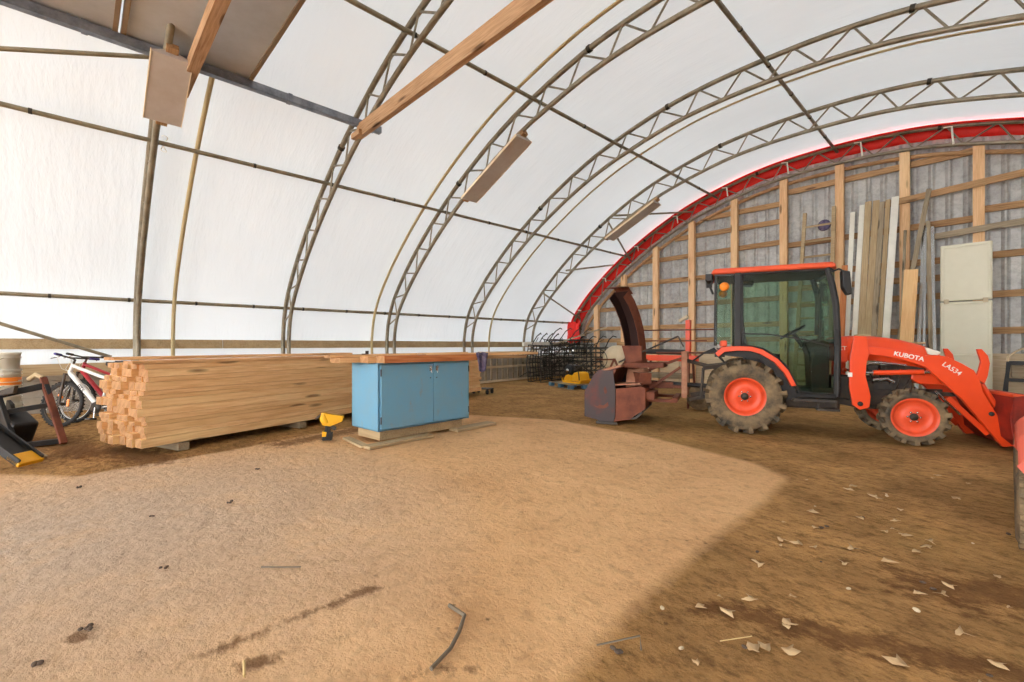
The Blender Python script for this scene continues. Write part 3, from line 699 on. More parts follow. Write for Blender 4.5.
# hood
def sect(x, zb, zt, wb, wt):
    c = .06
    P = [(-wb, zb), (-wb, zt-.14), (-wt-.01, zt-.05), (-wt*.8, zt-.008), (0, zt+.006), (wt*.8, zt-.008), (wt+.01, zt-.05), (wb, zt-.14), (wb, zb)]
    return [(x, a, b) for a, b in P]
m = MB(); m.loft([sect(1.14, 1.03, 1.36, .29, .26), sect(1.36, 1.04, 1.375, .29, .26), sect(1.6, 1.04, 1.37, .285, .25), sect(1.85, 1.0, 1.33, .28, .24), sect(2.08, .95, 1.26, .27, .22), sect(2.24, .92, 1.18, .25, .19), sect(2.33, .92, 1.09, .22, .16)])
hood = m.build('hood', 'orange', T)
m = MB(); m.prism([(1.98, .90), (2.34, .90), (2.34, .74), (2.05, .74), (1.96, .80)], -.25, .25); m.build('lower_grille_surround', 'orange', T, .015)
m = MB(); m.box((2.33, 0, .98), (.03, .3, .16)); m.build('grille', 'black', T, .01)
for s in (-1, 1):
    m = MB(); m.prism([(2.10, 1.225), (2.27, 1.155), (2.22, 1.11), (2.13, 1.13)], s*.235, s*.262); m.build('headlight', 'white', T, .008)
MB().box((1.9, -.0, .95), (.5, .46, .04)).build('engine_tray', 'dark', T)
m = MB(); m.box((1.5, 0, 1.385), (.16, .14, .025)); m.box((2.1, 0, 1.275), (.14, .16, .025)); m.build('hood_cap', 'plank', T, .008)
# dash side with letters
m = MB(); m.box((1.2, 0, 1.19), (.12, .64, .34)); m.build('cowl', 'orange', T, .01)
text('lettering', 'XT', .075, 'letter', T, (1.20, -.325, 1.205), (PI/2, 0, 0), .001)
text('lettering', 'B2650', .045, 'lettergrey', hood, (1.53, -.293, 1.185), (PI/2, 0, 0), .0, shear=.3)
# cab
def gp(name, pts, y, mat='glass', th=.008): return MB().prism(pts, y, y+th).build(name, mat, T)
door_outline = [(-.03, 2.26), (.5, 2.275), (.97, 2.27), (1.03, 2.05), (1.07, 1.8), (1.09, 1.3), (1.08, .59), (.68, .60), (.62, .74), (.52, .95), (.40, 1.08), (.22, 1.2), (-.03, 1.26)]
for s in (-1, 1):
    y = s*.50
    gp('door_glass', door_outline, y-.004)
    m = MB(); m.tube([(p[0], y, p[1]) for p in door_outline], .019, 8, closed=True); m.build('door_frame', 'black', T)
    m = MB(); m.tube([(1.0, y*1.0, 2.29), (1.06, y, 2.05), (1.10, y, 1.8), (1.12, y, 1.3), (1.11, y, .56)], .032, 8); m.build('front_pillar', 'black', T)
    m = MB(); m.box((-.085, y, 1.76), (.085, .05, 1.06)); m.build('middle_pillar', 'black', T, .01)
    gp('side_glass', [(-.36, 2.24), (-.13, 2.26), (-.13, 1.26), (-.38, 1.26)], y-.004)
    m = MB(); m.tube([(-.38, y*.94, 1.24), (-.37, y*.94, 2.27)], .022, 8); m.build('rear_pillar', 'black', T)
    # fender
    arc = [(-.38, 1.13), (-.30, 1.215), (-.1, 1.235), (.08, 1.23), (.22, 1.185), (.40, 1.06), (.53, .9), (.62, .70)]
    inn = [(.56, .69), (.475, .87), (.36, 1.01), (.19, 1.125), (.07, 1.165), (-.1, 1.17), (-.26, 1.15), (-.34, 1.08)]
    m = MB(); a, b = sorted((s*.66, s*.50)); m.prism(arc+inn, a, b); m.build('fender', 'orange', T, .008)
    m = MB(); a, b = sorted((s*.5, s*.36)); m.prism([(-.36, 1.2), (.2, 1.18), (.5, .93), (.62, .66), (.66, .5), (.5, .5), (.42, .8), (.2, 1.05), (-.3, 1.1)], a, b); m.build('inner_fender', 'black', T)
    m = MB(); m.tube([(1.02, s*.52, 2.22), (1.10, s*.62, 2.25), (1.16, s*.66, 2.2)], .012, 8); mm = m.build('mirror_arm', 'black', T)
    m = MB(); m.prism([(1.11, 2.22), (1.20, 2.20), (1.22, 1.9), (1.17, 1.90), (1.12, 2.0)], s*.66-.07, s*.66+.07); m.build('mirror', 'black', T, .015)
    m = MB(); m.box((.84, s*.5, .5), (.5, .14, .04)); m.box((1.0, s*.5, .38), (.26, .12, .03)); m.tube([(.9, s*.5, .5), (.9, s*.5, .36)], .012); m.tube([(1.1, s*.5, .5), (1.1, s*.5, .36)], .012); m.build('step', 'dark', T, .006)
    m = MB(); m.box((-.27, s*.52, 1.27), (.09, .10, .09)); m.build('tail_lamp', 'orange_dull', T, .02)
    m = MB(); m.lathe([(0, -.05), (.05, -.045), (.068, -.0), (.05, .03), (0, .035)], (-.26, s*.5, 2.10), 'y', 16); m.build('turn_lamp', 'amber', T)
m = MB(); m.box((1.09, -.53, 1.35), (.05, .03, .22)); m.build('door_handle', 'black', T, .006)
m = MB(); m.tube([(-.1, -.515, 1.42), (.3, -.515, 1.40), (.7, -.515, 1.33), (1.03, -.515, 1.24)], .010, 6); m.build('door_bar', 'black', T)
m = MB(); m.box((1.075, 0, 1.78), (.008, .94, .95)); m.build('windshield', 'glass', T)
m = MB(); m.box((-.375, 0, 1.77), (.008, .9, .98)); m.build('rear_window', 'glass', T)
m = MB(); m.tube([(-.38, -.47, 1.25), (-.38, .47, 1.25), (-.37, .47, 2.26), (-.37, -.47, 2.26)], .02, 8, closed=True); m.tube([(1.05, -.48, 2.25), (1.05, .48, 2.25)], .03, 8); m.tube([(1.1, -.48, 1.3), (1.1, .48, 1.3)], .03, 8); m.build('cab_frame', 'black', T)
m = MB(); m.loft([[(x, y, z) for x, y in ((-.42+i, -.54+i), (1.08-i, -.54+i), (1.14-i, -.3), (1.14-i, .3), (1.08-i, .54-i), (-.42+i, .54-i), (-.44+i, .3), (-.44+i, -.3))] for z, i in ((2.285, .03), (2.30, 0), (2.335, 0), (2.365, .03), (2.38, .12))], False)
m.build('roof', 'orange_dull', T, .01)
m = MB(); m.box((.33, 0, 2.272), (1.44, 1.0, .03)); m.build('headliner', 'black', T)
m = MB(); m.box((-.47, -.44, 2.25), (.09, .1, .1)); m.box((-.47, .44, 2.25), (.09, .1, .1)); m.box((-.46, 0, 2.28), (.1, .8, .04)); m.tube([(-.42, -.45, 2.2), (-.45, -.47, 2.1), (-.41, -.48, 2.0)], .018, 6); m.build('work_lamp', 'black', T, .01)
m = MB(); m.box((.38, 0, .56), (1.45, .92, .05)); m.build('cab_floor', 'black', T)
m = MB(); m.loft([[(x, y, z) for x, y in ((.02, -.24), (.48, -.24), (.48, .24), (.02, .24))] for z in (.98, 1.12)], False); m.loft([[(x+dx, y, z) for x, y in ((.0, -.22), (.1, -.22), (.1, .22), (.0, .22))] for z, dx in ((1.08, .0), (1.35, -.06), (1.7, -.1))], False); m.build('seat', 'black', T, .03)
MB().box((.25, 0, .78), (.4, .4, .4)).build('seat_base', 'dark', T, .01)
m = MB(); m.prism([(.86, .58), (1.08, .58), (1.08, 1.28), (.92, 1.34), (.78, 1.28), (.84, 1.1)], -.2, .2); m.build('dashboard', 'black', T, .02)
m = MB(); m.lathe([(.175+.014*math.cos(a), .014*math.sin(a)) for a in [i*PI/4 for i in range(9)]], (0, 0, 0), 'z', 28)
for k in range(3): a = k*2.1; m.tube([(0, 0, -.03), (.175*math.cos(a), .175*math.sin(a), 0)], .011, 6)
m.tube([(0, 0, -.03), (0, 0, -.25)], .03, 10)
m.xf(Matrix.Translation((.66, 0, 1.44)) @ Matrix.Rotation(-.55, 4, 'Y')); m.build('steering_wheel', 'black', T)
m = MB(); m.tube([(.95, -.2, 1.3), (.97, -.22, 1.5), (.98, -.2, 1.6)], .018); m.tube([(.85, -.3, .6), (.83, -.32, .95), (.86, -.3, 1.1)], .014); m.box((.86, -.3, 1.12), (.04, .04, .07)); m.tube([(.99, .15, 1.4), (1.0, .15, 2.0)], .03); m.build('control_lever', 'dark', T)
m = MB(); m.box((.02, 0, 2.18), (.25, .3, .06)); m.build('sun_visor', 'black', T, .01)
# three-point hitch
m = MB()
for s in (-1, 1):
    m.bar((-.15, s*.2, .55), (-.75, s*.36, .42), .05, .06); m.bar((-.2, s*.22, .95), (-.55, s*.32, .9), .05, .06); m.tube([(-.55, s*.32, .9), (-.58, s*.33, .46)], .018)
m.tube([(-.2, 0, .85), (-.8, 0, 1.0)], .03); m.build('hitch_arm', 'dark', T, .005)
m = MB()
for k in range(4): m.tube([(-.25, -.1+.06*k, .98), (-.4, -.12+.07*k, 1.14+.02*k), (-.55, -.1+.05*k, 1.12), (-.7, -.05*k, 1.0)], .014, 6)
m.box((-.32, -.3, 1.12), (.14, .12, .1)); m.build('hydraulic_hose', 'black', T)
# loader
arm = [(1.28, 1.27), (1.42, 1.24), (1.70, 1.20), (2.04, 1.12), (2.13, 1.125), (2.24, 1.11), (2.39, 1.02), (2.50, .94), (2.55, .83), (2.58, .68), (2.84, .14), (2.86, .05), (2.76, .03), (2.39, .58), (2.04, .97), (1.85, 1.045), (1.63, 1.105), (1.43, 1.13), (1.28, 1.16)]
post = [(1.29, 1.37), (1.245, 1.10), (1.235, .70), (1.27, .46), (1.35, .40), (1.45, .44), (1.465, .58), (1.41, .85), (1.42, 1.02), (1.45, 1.13), (1.42, 1.36)]
horn = [(2.52, .84), (2.55, .95), (2.568, 1.05), (2.53, 1.20), (2.575, 1.20), (2.63, 1.12), (2.648, 1.03), (2.63, .88), (2.60, .78)]
for s in (-1, 1):
    a, b = sorted((s*.40, s*.47)); pa, pb = sorted((s*.48, s*.53))
    lo = MB().prism(arm, a, b).build('loader_arm', 'orange', T, .006)
    if s < 0:
        text('lettering', 'KUBOTA', .078, 'letter', lo, (1.87, a-.0015, 1.105), (PI/2, math.radians(14), 0), .0018)
        text('lettering', 'LA534', .08, 'letter', lo, (2.29, a-.0015, .955), (PI/2, math.radians(38), 0), .0005)
    MB().prism(post, pa, pb).build('loader_post', 'orange', T, .006)
    MB().prism(horn, s*.44-.02, s*.44+.02).build('grapple_horn', 'orange', T, .004)
    MB().lathe([(0, -.01), (.03, -.01), (.03, .01), (0, .01)], (1.35, s*.535, .48), 'y', 14).build('pivot_pin', 'black', T)
    MB().lathe([(0, -.008), (.026, -.008), (.026, .008), (0, .008)], (2.655, s*.475, .42), 'y', 14).build('pivot_pin', 'black', T)
    MB().tube([(1.36, s*.38, .88), (1.40, s*.38, .88)], .03).tube([(1.52, s*.40, .885), (2.04, s*.40, .905)], .033, 12).build('lift_cylinder', 'orange', T)
    MB().tube([(1.38, s*.40, .88), (1.53, s*.40, .885)], .018, 8).tube([(2.02, s*.40, .905), (2.12, s*.40, .91)], .022, 8).build('piston_rod', 'chrome', T)
    MB().tube([(2.60, s*.36, .78), (2.86, s*.36, .26)], .032, 12).build('bucket_cylinder', 'orange', T)
    MB().bar((2.28, s*.38, .59), (2.66, s*.38, .16), .03, .06).build('link_bar', 'orange', T, .004)
    MB().tube([(2.18, s*.34, .66), (2.42, s*.34, .38)], .014).build('loader_hose', 'chrome', T)
MB().box((1.24, -.535, .86), (.05, .004, .06)).build('warning_sticker', 'letter', T)
MB().tube([(2.36, -.42, .78), (2.36, .42, .78)], .05, 10).build('cross_tube', 'orange', T)
# bucket
outer = [(2.74, .66), (2.80, .69), (3.35, .60), (3.36, .585), (2.82, .655), (2.76, .60), (2.78, .2), (2.9, .06), (3.5, .02), (3.5, .005), (2.88, .02), (2.74, .16), (2.71, .4)]
bk = MB().prism(outer, -.72, .72).build('bucket', 'bucket', T, .003)
MB().tube([(2.76, -.72, .665), (2.76, .72, .665)], .028, 10).build('top_rim', 'orange_dull', bk)
MB().bar((2.76, -.70, .675), (3.34, -.70, .60), .05, .03).build('side_rim', 'orange_dull', bk)
for s in (-1, 1): MB().prism([(2.74, .65), (2.82, .67), (3.3, .58), (3.48, .02), (2.9, .03), (2.76, .17), (2.73, .4)], s*.72-.01, s*.72+.01).build('cheek_plate', 'bucket', bk)
# brush guard / mid loader brace
m = MB()
for s in (-1, 1): MB().bar((1.35, s*.45, .46), (1.1, s*.2, .5), .05, .08).build('loader_bracket', 'dark', T, .005)
for s in (-1, 1): MB().bar((2.0, s*.22, .62), (2.45, s*.24, .62), .04, .05).build('push_bar', 'dark', T, .005)

# ------------------------------------------------------------------ snow blower behind the tractor
SB = empty('snow_blower', TP, TY, label='rusty tractor snow blower with a tall curved chute, hitched behind the orange tractor', cat='snow blower')
plate = [(-2.31, .49), (-2.31, .10), (-2.06, .05), (-1.97, .01), (-1.85, .02), (-1.82, .12), (-1.81, .55), (-1.85, .84), (-2.07, .86), (-2.16, .78)]
for s, y in ((-1, -.62), (1, .62)):
    p = MB().prism(plate, y-.01, y+.01).build('side_plate', 'plate', SB, .004)
    if s < 0:
        MB().prism([(-2.00, .56), (-1.97, .60), (-1.95, .55), (-1.94, .50), (-1.97, .47), (-1.99, .50)], y-.014, y-.009).build('paint_remnant', 'rust', p)
        MB().prism([(-2.16, .29), (-2.10, .27), (-2.06, .30), (-2.0, .29), (-1.93, .35), (-1.92, .29), (-1.97, .25), (-2.06, .24), (-2.12, .26)], y-.014, y-.009).build('paint_remnant', 'rust', p)
# housing: curved back sheet
hp = [(-2.0, .60), (-1.84, .56), (-1.42, .61), (-1.36, .58), (-1.36, .27), (-1.6, .09), (-1.85, .04), (-2.1, .05)]
ih = [(-2.1, .07), (-1.85, .065), (-1.6, .115), (-1.385, .28), (-1.385, .56), (-1.43, .585), (-1.84, .535), (-2.0, .575)]
MB().prism(hp+ih, -.61, .61).build('housing', 'rust', SB, .003)
MB().prism([(-1.84, .56), (-1.42, .61), (-1.36, .58), (-1.36, .27), (-1.6, .09), (-1.84, .05)], -.612, -.60).build('end_plate', 'rust', SB, .003)
MB().prism([(-1.86, .61), (-1.44, .64), (-1.44, .66), (-1.86, .63)], -.61, -.2).build('ledge', 'rust_light', SB, .003)
MB().prism([(-1.98, .60), (-1.94, .60), (-1.80, .86), (-1.84, .87)], -.60, .60).build('back_sheet', 'rust', SB, .003)
MB().box((-1.86, 0, .89), (.3, 1.26, .04), Matrix.Rotation(-.25, 3, 'Y')).build('top_beam', 'rust_light', SB, .008)
m = MB()
for side in (-1, 1):
    for turn in range(30):
        a0 = turn*.42; a1 = a0+.42; y0 = side*(.08+.5*turn/30); y1 = side*(.08+.5*(turn+1)/30)
        q = []
        for a, yy in ((a0, y0), (a1, y1)):
            for rad in (.09, .24): q.append((-2.02+rad*math.cos(a), yy, .36+rad*math.sin(a)))
        m.add(q, [(0, 1, 3, 2)], True)
m.tube([(-2.02, -.6, .36), (-2.02, .6, .36)], .04, 10); o = m.build('auger', 'rust', SB); o.modifiers.new('s', 'SOLIDIFY').thickness = .008
m = MB(); m.lathe([(0, -1.70), (.36, -1.70), (.36, -1.44), (.30, -1.40), (0, -1.40)], (0, 0, .55), 'x', 28); m.build('fan_housing', 'rust_light', SB, .004)
m = MB(); m.box((-1.45, -.32, .72), (.2, .3, .18), Matrix.Rotation(.5, 3, 'Z')); m.box((-1.4, -.3, .46), (.34, .5, .12)); m.build('gearbox', 'rust', SB, .01)
# chute: U-shaped trough opening backwards (-x) and to the camera
path = [(-1.60, .94), (-1.61, 1.25), (-1.66, 1.5), (-1.76, 1.75), (-1.90, 1.98), (-2.04, 2.13)]
def ring(px, pz, tx, tz, w, d, th):
    # trough section: u across (y), v depth along normal
    nx_, nz_ = -tz, tx
    if nx_ > 0: nx_, nz_ = -nx_, -nz_
    sec = [(-w, d), (-w, 0), (w, 0), (w, d), (w-th, d), (w-th, th), (-w+th, th), (-w+th, d)]
    return [(px+nx_*v, u, pz+nz_*v) for u, v in sec]
rg = []; rin = []
for i, (px, pz) in enumerate(path):
    a = path[max(i-1, 0)]; b = path[min(i+1, len(path)-1)]; l = math.hypot(b[0]-a[0], b[1]-a[1]); tx, tz = (b[0]-a[0])/l, (b[1]-a[1])/l
    rg.append(ring(px+.10, pz, tx, tz, .155, .17, .012))
mch = MB().loft(rg, False); mch.xf(Matrix.Translation((-1.63, 0, 0)) @ Matrix.Rotation(math.radians(60), 4, 'Z') @ Matrix.Translation((1.63, 0, 0)))
chute = mch.build('chute', 'rust', SB)
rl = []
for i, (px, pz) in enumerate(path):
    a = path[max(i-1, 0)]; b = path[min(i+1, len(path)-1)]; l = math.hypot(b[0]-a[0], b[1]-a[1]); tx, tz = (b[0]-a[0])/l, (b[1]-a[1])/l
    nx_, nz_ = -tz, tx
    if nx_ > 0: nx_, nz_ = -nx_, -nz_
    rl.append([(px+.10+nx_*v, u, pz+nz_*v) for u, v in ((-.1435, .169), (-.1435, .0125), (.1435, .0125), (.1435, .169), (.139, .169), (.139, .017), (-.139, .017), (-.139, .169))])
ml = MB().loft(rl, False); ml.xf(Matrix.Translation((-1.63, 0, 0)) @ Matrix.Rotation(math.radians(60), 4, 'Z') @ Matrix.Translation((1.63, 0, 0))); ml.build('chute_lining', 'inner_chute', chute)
md = MB().loft([[(x, y, z) for y, z in ((-.15, dz), (.15, dz), (.15, dz+.015), (-.15, dz+.015))] for x, dz in ((-1.84, 2.08), (-1.95, 2.18), (-2.2, 2.16))], False)
md.xf(Matrix.Translation((-1.63, 0, 0)) @ Matrix.Rotation(math.radians(60), 4, 'Z') @ Matrix.Translation((1.63, 0, 0))); md.build('deflector', 'rust', chute, .003)
m = MB(); m.lathe([(.12, .86), (.2, .86), (.2, .94), (.17, .96), (.17, 1.02), (.14, 1.04)], (-1.62, 0, 0), 'z', 24); m.build('chute_base', 'rust', SB)
m = MB(); m.prism([(-1.80, 1.24), (-1.5, 1.24), (-1.49, 1.0), (-1.72, .95)], -.17, -.155); m.prism([(-1.5, 1.24), (-1.48, 1.24), (-1.47, 1.0), (-1.49, 1.0)], -.17, .15); m.build('chute_guard', 'rust', SB, .003)
m = MB(); m.bar((-1.72, -.33, .92), (-1.12, -.33, .93), .06, .07); m.bar((-1.72, .33, .92), (-1.12, .33, .93), .06, .07); m.box((-1.16, 0, .92), (.07, .7, .06)); m.build('upper_frame', 'rust', SB, .004)
m = MB(); m.box((-.82, -.25, .79), (.085, .06, .72)); m.box((-.82, .25, .79), (.085, .06, .72)); m.bar((-.82, -.28, 1.1), (-.82, .28, 1.1), .06, .06); m.build('hitch_mast', 'rust_light', SB, .006)
m = MB(); m.box((-1.2, -.36, .385), (.56, .08, .05)); m.box((-1.2, .36, .385), (.56, .08, .05)); m.box((-.95, 0, .40), (.08, .8, .06)); m.build('lower_frame', 'rust', SB, .004)
m = MB(); m.bar((-1.6, -.1, .62), (-.85, -.1, .58), .05, .05); m.bar((-1.6, .1, .75), (-.85, .2, 1.05), .04, .04); m.bar((-1.35, -.2, .55), (-.88, -.22, .9), .04, .04); m.box((-1.25, 0, .6), (.5, .22, .1)); m.build('brace', 'rust', SB, .004)
MB().tube([(-1.2, 0, .62), (-.2, 0, .6)], .035, 10).build('drive_shaft', 'black', SB)
m = MB(); m.tube([(-1.86, -.12, .96), (-.92, -.1, 1.39)], .014, 8); m.tube([(-.92, -.1, 1.39), (-.84, -.1, 1.22)], .012, 8); m.build('crank_rod', 'dark', SB)
m = MB(); m.tube([(-1.62, .2, 1.50), (-.35, .2, 1.50)], .011, 6); m.tube([(-1.5, .1, 1.32), (-.5, .1, 1.32)], .011, 6); m.tube([(-1.3, .3, 1.12), (-.4, .28, 1.12)], .014, 6); m.build('control_rod', 'rust', SB)
for s in (-1, 1): MB().box((-1.95, s*.64, .02), (.34, .03, .04)).build('skid_shoe', 'dark', SB, .006)
MB().prism([(-2.1, .02), (-1.5, .10), (-1.4, .2), (-1.42, .22), (-1.52, .13), (-2.1, .05)], -.6, .6).build('scraper_blade', 'dark', SB)

# log splitter (orange) behind the blower
LS = empty('log_splitter', (-4.3, 8.85, 0), math.radians(4), label='orange log splitter with an upright post, standing between snow blower and gable wall', cat='log splitter')
MB().box((-.35, 0, .98), (1.35, .1, .12)).box((-.95, 0, .8), (.1, .1, .3)).build('beam', 'orange', LS, .006)
MB().box((.13, 0, 1.35), (.09, .09, .8)).build('upright', 'orange', LS, .006)
MB().box((.04, -.02, 1.78), (.2, .06, .06), Matrix.Rotation(-.5, 3, 'Y')).build('handle_head', 'cream', LS, .004)
MB().tube([(-.85, 0, 1.12), (.15, 0, 1.10)], .055, 12).build('cylinder', 'black', LS)
MB().prism([(-1.1, .92), (-.95, .92), (-.9, 1.15), (-1.05, 1.22)], -.04, .04).build('wedge', 'orange', LS, .004)
MB().box((-.3, 0, .62), (.9, .4, .1)).build('tray', 'oldwood', LS, .01)
for x, y in ((-.8, -.2), (-.8, .2), (.2, -.2), (.2, .2)): MB().tube([(x*.9, y*.5, .95), (x, y, 0)], .025, 8).build('leg', 'rust', LS)
for s in (-1, 1): MB().lathe([(.12, -.05), (.22, -.06), (.24, 0), (.22, .06), (.12, .05)], (.45, s*.3, .24), 'y', 24).lathe([(0, -.03), (.12, -.04), (.12, .04), (0, .03)], (.45, s*.3, .24), 'y', 16).build('wheel', 'rubber', LS)
m = MB(); m.box((.8, .0, .25), (.6, .4, .3)); m.box((.8, 0, .45), (.4, .3, .1)); m.build('engine', 'black', LS, .03)

# cream drum with spoked wheel and blocks behind the blower
DR = empty('cement_mixer', (-6.72, 10.2, 0), math.radians(20), label='cream round drum with a thin spoked hand wheel behind the snow blower chute', cat='cement mixer')
m = MB(); m.lathe([(0, -.30), (.2, -.30), (.36, -.1), (.36, .12), (.22, .34), (.2, .34), (.33, .1), (.0, .0)], (0, 0, .88), 'y', 32); m.build('drum', 'cream', DR)
m = MB(); m.lathe([(.27+.01*math.cos(a), .01*math.sin(a)) for a in [i*PI/3 for i in range(7)]], (-.42, -.45, .88), 'y', 28)
for k in range(4): a = k*PI/4; m.tube([(-.42-.27*math.cos(a), -.45, .88-.27*math.sin(a)), (-.42+.27*math.cos(a), -.45, .88+.27*math.sin(a))], .006, 5)
m.build('hand_wheel', 'wire', DR)
m = MB()
for s in (-1, 1): m.bar((-.4, s*.35, 0), (0, s*.3, .9), .05, .05); m.bar((.4, s*.35, 0), (0, s*.3, .9), .05, .05)
m.tube([(-.42, -.45, .88), (0, -.3, .88)], .02); m.build('stand', 'rust', DR)
for k, (x, z, lb) in enumerate(((-6.65, 1.30, 'top wood block of the pile behind the chute'), (-6.6, 1.2, 'middle wood block of the pile behind the chute'))):
    board('wood_block', (x-.25, 10.6, z-.02), (x+.28, 10.6, z), .3, .09, 'girt', label=lb, cat='block', group='wood blocks behind the chute')
board('wood_block', (-6.85, 10.6, .575), (-6.3, 10.6, .575), .3, 1.15, 'oldwood', label='tall wooden crate carrying the wood blocks behind the chute', cat='crate')

# pallet with plate compactor
PA = empty('pallet', (-8.45, 10.55, 0), math.radians(-22), label='low wooden pallet with bluish blocks under the yellow compactor', cat='pallet')
for k in range(6): MB().box((0, -.4+k*.16, .135), (1.35, .12, .022)).build('deck_board', 'oldwood', PA, .003)
for y in (-.42, 0, .42): MB().box((0, y, .012), (1.35, .1, .022)).build('bottom_board', 'oldwood', PA, .003)
for x in (-.6, 0, .6):
    for y in (-.42, 0, .42): MB().box((x, y, .074), (.16, .12, .10)).build('block', 'blue_crate', PA, .003)
PC = empty('plate_compactor', (-8.3, 10.5, .148), math.radians(-10), label='yellow plate compactor with black engine on the pallet', cat='compactor')
MB().prism([(-.42, .1), (-.36, .0), (.36, .0), (.44, .1), (.42, .14), (.34, .05), (-.34, .05), (-.40, .14)], -.22, .22).build('plate', 'yellow', PC, .004)
MB().prism([(-.05, .06), (.34, .06), (.38, .14), (.34, .30), (.22, .34), (.06, .30), (-.02, .20)], -.17, .17).build('exciter_cover', 'yellow', PC, .025)
MB().prism([(-.34, .05), (-.05, .05), (-.05, .2), (-.14, .26), (-.30, .2)], -.19, .19).build('engine_mount', 'yellow', PC, .02)
MB().tube([(-.36, -.2, .08), (-.38, -.2, .5), (.0, -.2, .58), (.3, -.2, .36), (.34, -.2, .1)], .016, 8).tube([(-.36, .2, .08), (-.38, .2, .5), (.0, .2, .58), (.3, .2, .36), (.34, .2, .1)], .016, 8).tube([(-.38, -.2, .5), (-.38, .2, .5)], .014, 8).tube([(0, -.2, .58), (0, .2, .58)], .014, 8).build('roll_cage', 'dark', PC)
MB().lathe([(0, -.2), (.15, -.18), (.17, -.1), (.17, .1), (.12, .16), (0, .17)], (-.18, 0, .36), 'y', 20).box((-.02, 0, .42), (.22, .28, .18)).build('engine', 'black', PC, .01)
MB().lathe([(0, -.21), (.05, -.215), (.06, -.2)], (-.18, 0, .36), 'y', 14).build('starter_cap', 'chrome', PC)
MB().tube([(.1, -.16, .38), (.9, -.18, .72), (.95, .18, .74), (.1, .16, .38)], .016, 8).build('handle', 'dark', PC)

# pile of wire cages in the far corner + rods
rnd = random.Random(3)
WB = empty('wire_cage', (-10.7, 12.6, 0), math.radians(80), label='x', cat='wire rack')
bpy.data.objects.remove(WB)
def wire_rack(loc, rz, W_, H_, Dd, nx_, nz_, lb):
    t = empty('wire_rack', loc, rz, label=lb, cat='wire rack', group='dark wire racks in the far left corner')
    m = MB()
    for k in range(nx_+1): x = -W_/2+W_*k/nx_; m.tube([(x, 0, 0), (x+.02*math.sin(k), Dd*.15, H_*.5), (x, 0, H_), (x, -Dd, H_*1.0-.05)], .018, 5)
    m.build('upright_wire', 'wire', t)
    m = MB()
    for k in range(nz_+1): z = H_*k/nz_; m.tube([(-W_/2, 0, z+.02*math.sin(k*2)), (W_/2, 0, z)], .018, 5); m.tube([(-W_/2, -Dd, z*.96), (W_/2, -Dd, z*.96+.03)], .016, 5)
    m.build('cross_wire', 'wire', t)
    m = MB()
    for k in range(4): x = -W_/2+W_*(k+.5)/4; m.tube([(x, 0, H_), (x+.18, -.1, H_+.3), (x+.35, -.15, H_+.42), (x+.45, -.1, H_+.38)], .02, 5)
    for s in (-1, 1): m.tube([(s*W_/2, 0, 0), (s*W_/2, -Dd, 0), (s*W_/2, -Dd, H_*.96), (s*W_/2, 0, H_)], .016, 5)
    m.build('frame_wire', 'wire', t); return t
wire_rack((-11.0, 11.9, 0), math.radians(100), 1.6, 1.25, .5, 9, 8, 'dark wire rack nearest the camera in the far left corner pile')
wire_rack((-10.9, 13.1, 0), math.radians(70), 1.7, 1.45, .5, 8, 9, 'dark wire rack in the middle of the far corner pile')
wire_rack((-10.1, 13.6, 0), math.radians(15), 1.5, 1.15, .5, 8, 7, 'dark wire rack closest to the gable wall')
m = MB()
for k in range(110):
    a = Vector((rnd.uniform(-.9, .9), rnd.uniform(-1.0, 1.0), rnd.uniform(.1, 1.3))); d = Vector((rnd.uniform(-.6, .6), rnd.uniform(-.6, .6), rnd.uniform(-.2, .45)))
    m.tube([a, a+d*.5+Vector((0, 0, rnd.uniform(-.1, .15))), a+d], .014, 5)
o = m.build('wire_tangle', 'wire'); o.location = (-10.7, 12.7, 0); tag(o, 'tangle of loose bent dark rods heaped over the wire racks', 'wire tangle', kind='stuff')
board('leaning_pole', (-11.3, 11.6, 1.0), (-9.6, 13.9, 1.9), .05, .05, 'oldwood', label='thin pole slanting out of the wire rack pile towards the gable', cat='pole')
# railing panel along the side
RP = empty('railing_panel', (-11.2, 9.2, 0), math.radians(100), label='pale slatted railing panel standing along the side wall left of the wire racks', cat='railing')
for z in (.05, .52, 1.0): MB().box((1.7, 0, z), (3.4, .05, .07)).build('rail', 'ply', RP, .004)
for k in range(12): MB().box((.05+k*.3, .0, .5), (.07, .03, .95)).build('slat', 'oldwood', RP, .003)
board('plank_stub', (-10.9, 10.9, 1.28), (-11.0, 12.3, 1.28), .1, .13, 'white', label='white plank end sticking up above the railing panel in the corner', cat='board')

# ------------------------------------------------------------------ things leaning on the gable wall
LD = empty('ladder', (-3.2, 13.85, 0), 0, label='weathered wooden ladder leaning on the gable wall behind the tractor cab', cat='ladder')
LD.rotation_euler = (math.radians(-7), 0, 0)
MB().bar((-.42, 0, 0), (-.30, 0, 4.9), .06, .085, (1, 0, 0)).build('side_rail', 'plank', LD, .003); MB().bar((.38, 0, 0), (.36, 0, 4.95), .06, .085, (1, 0, 0)).build('side_rail', 'plank', LD, .003)
for k in range(11): MB().tube([(-.41+.01*k, 0, .3+k*.42), (.38, 0, .3+k*.42)], .028, 8).build('rung', 'plank', LD)
o = MB().lathe([(0, -.01), (.13, -.02), (.15, 0), (.13, .02), (0, .01)], (0, 0, 0), 'y', 16).build('hanging_bag', 'navy'); o.location = (-3.05, 14.42, 4.45); tag(o, 'small purple bag hanging behind the top of the ladder', 'bag')
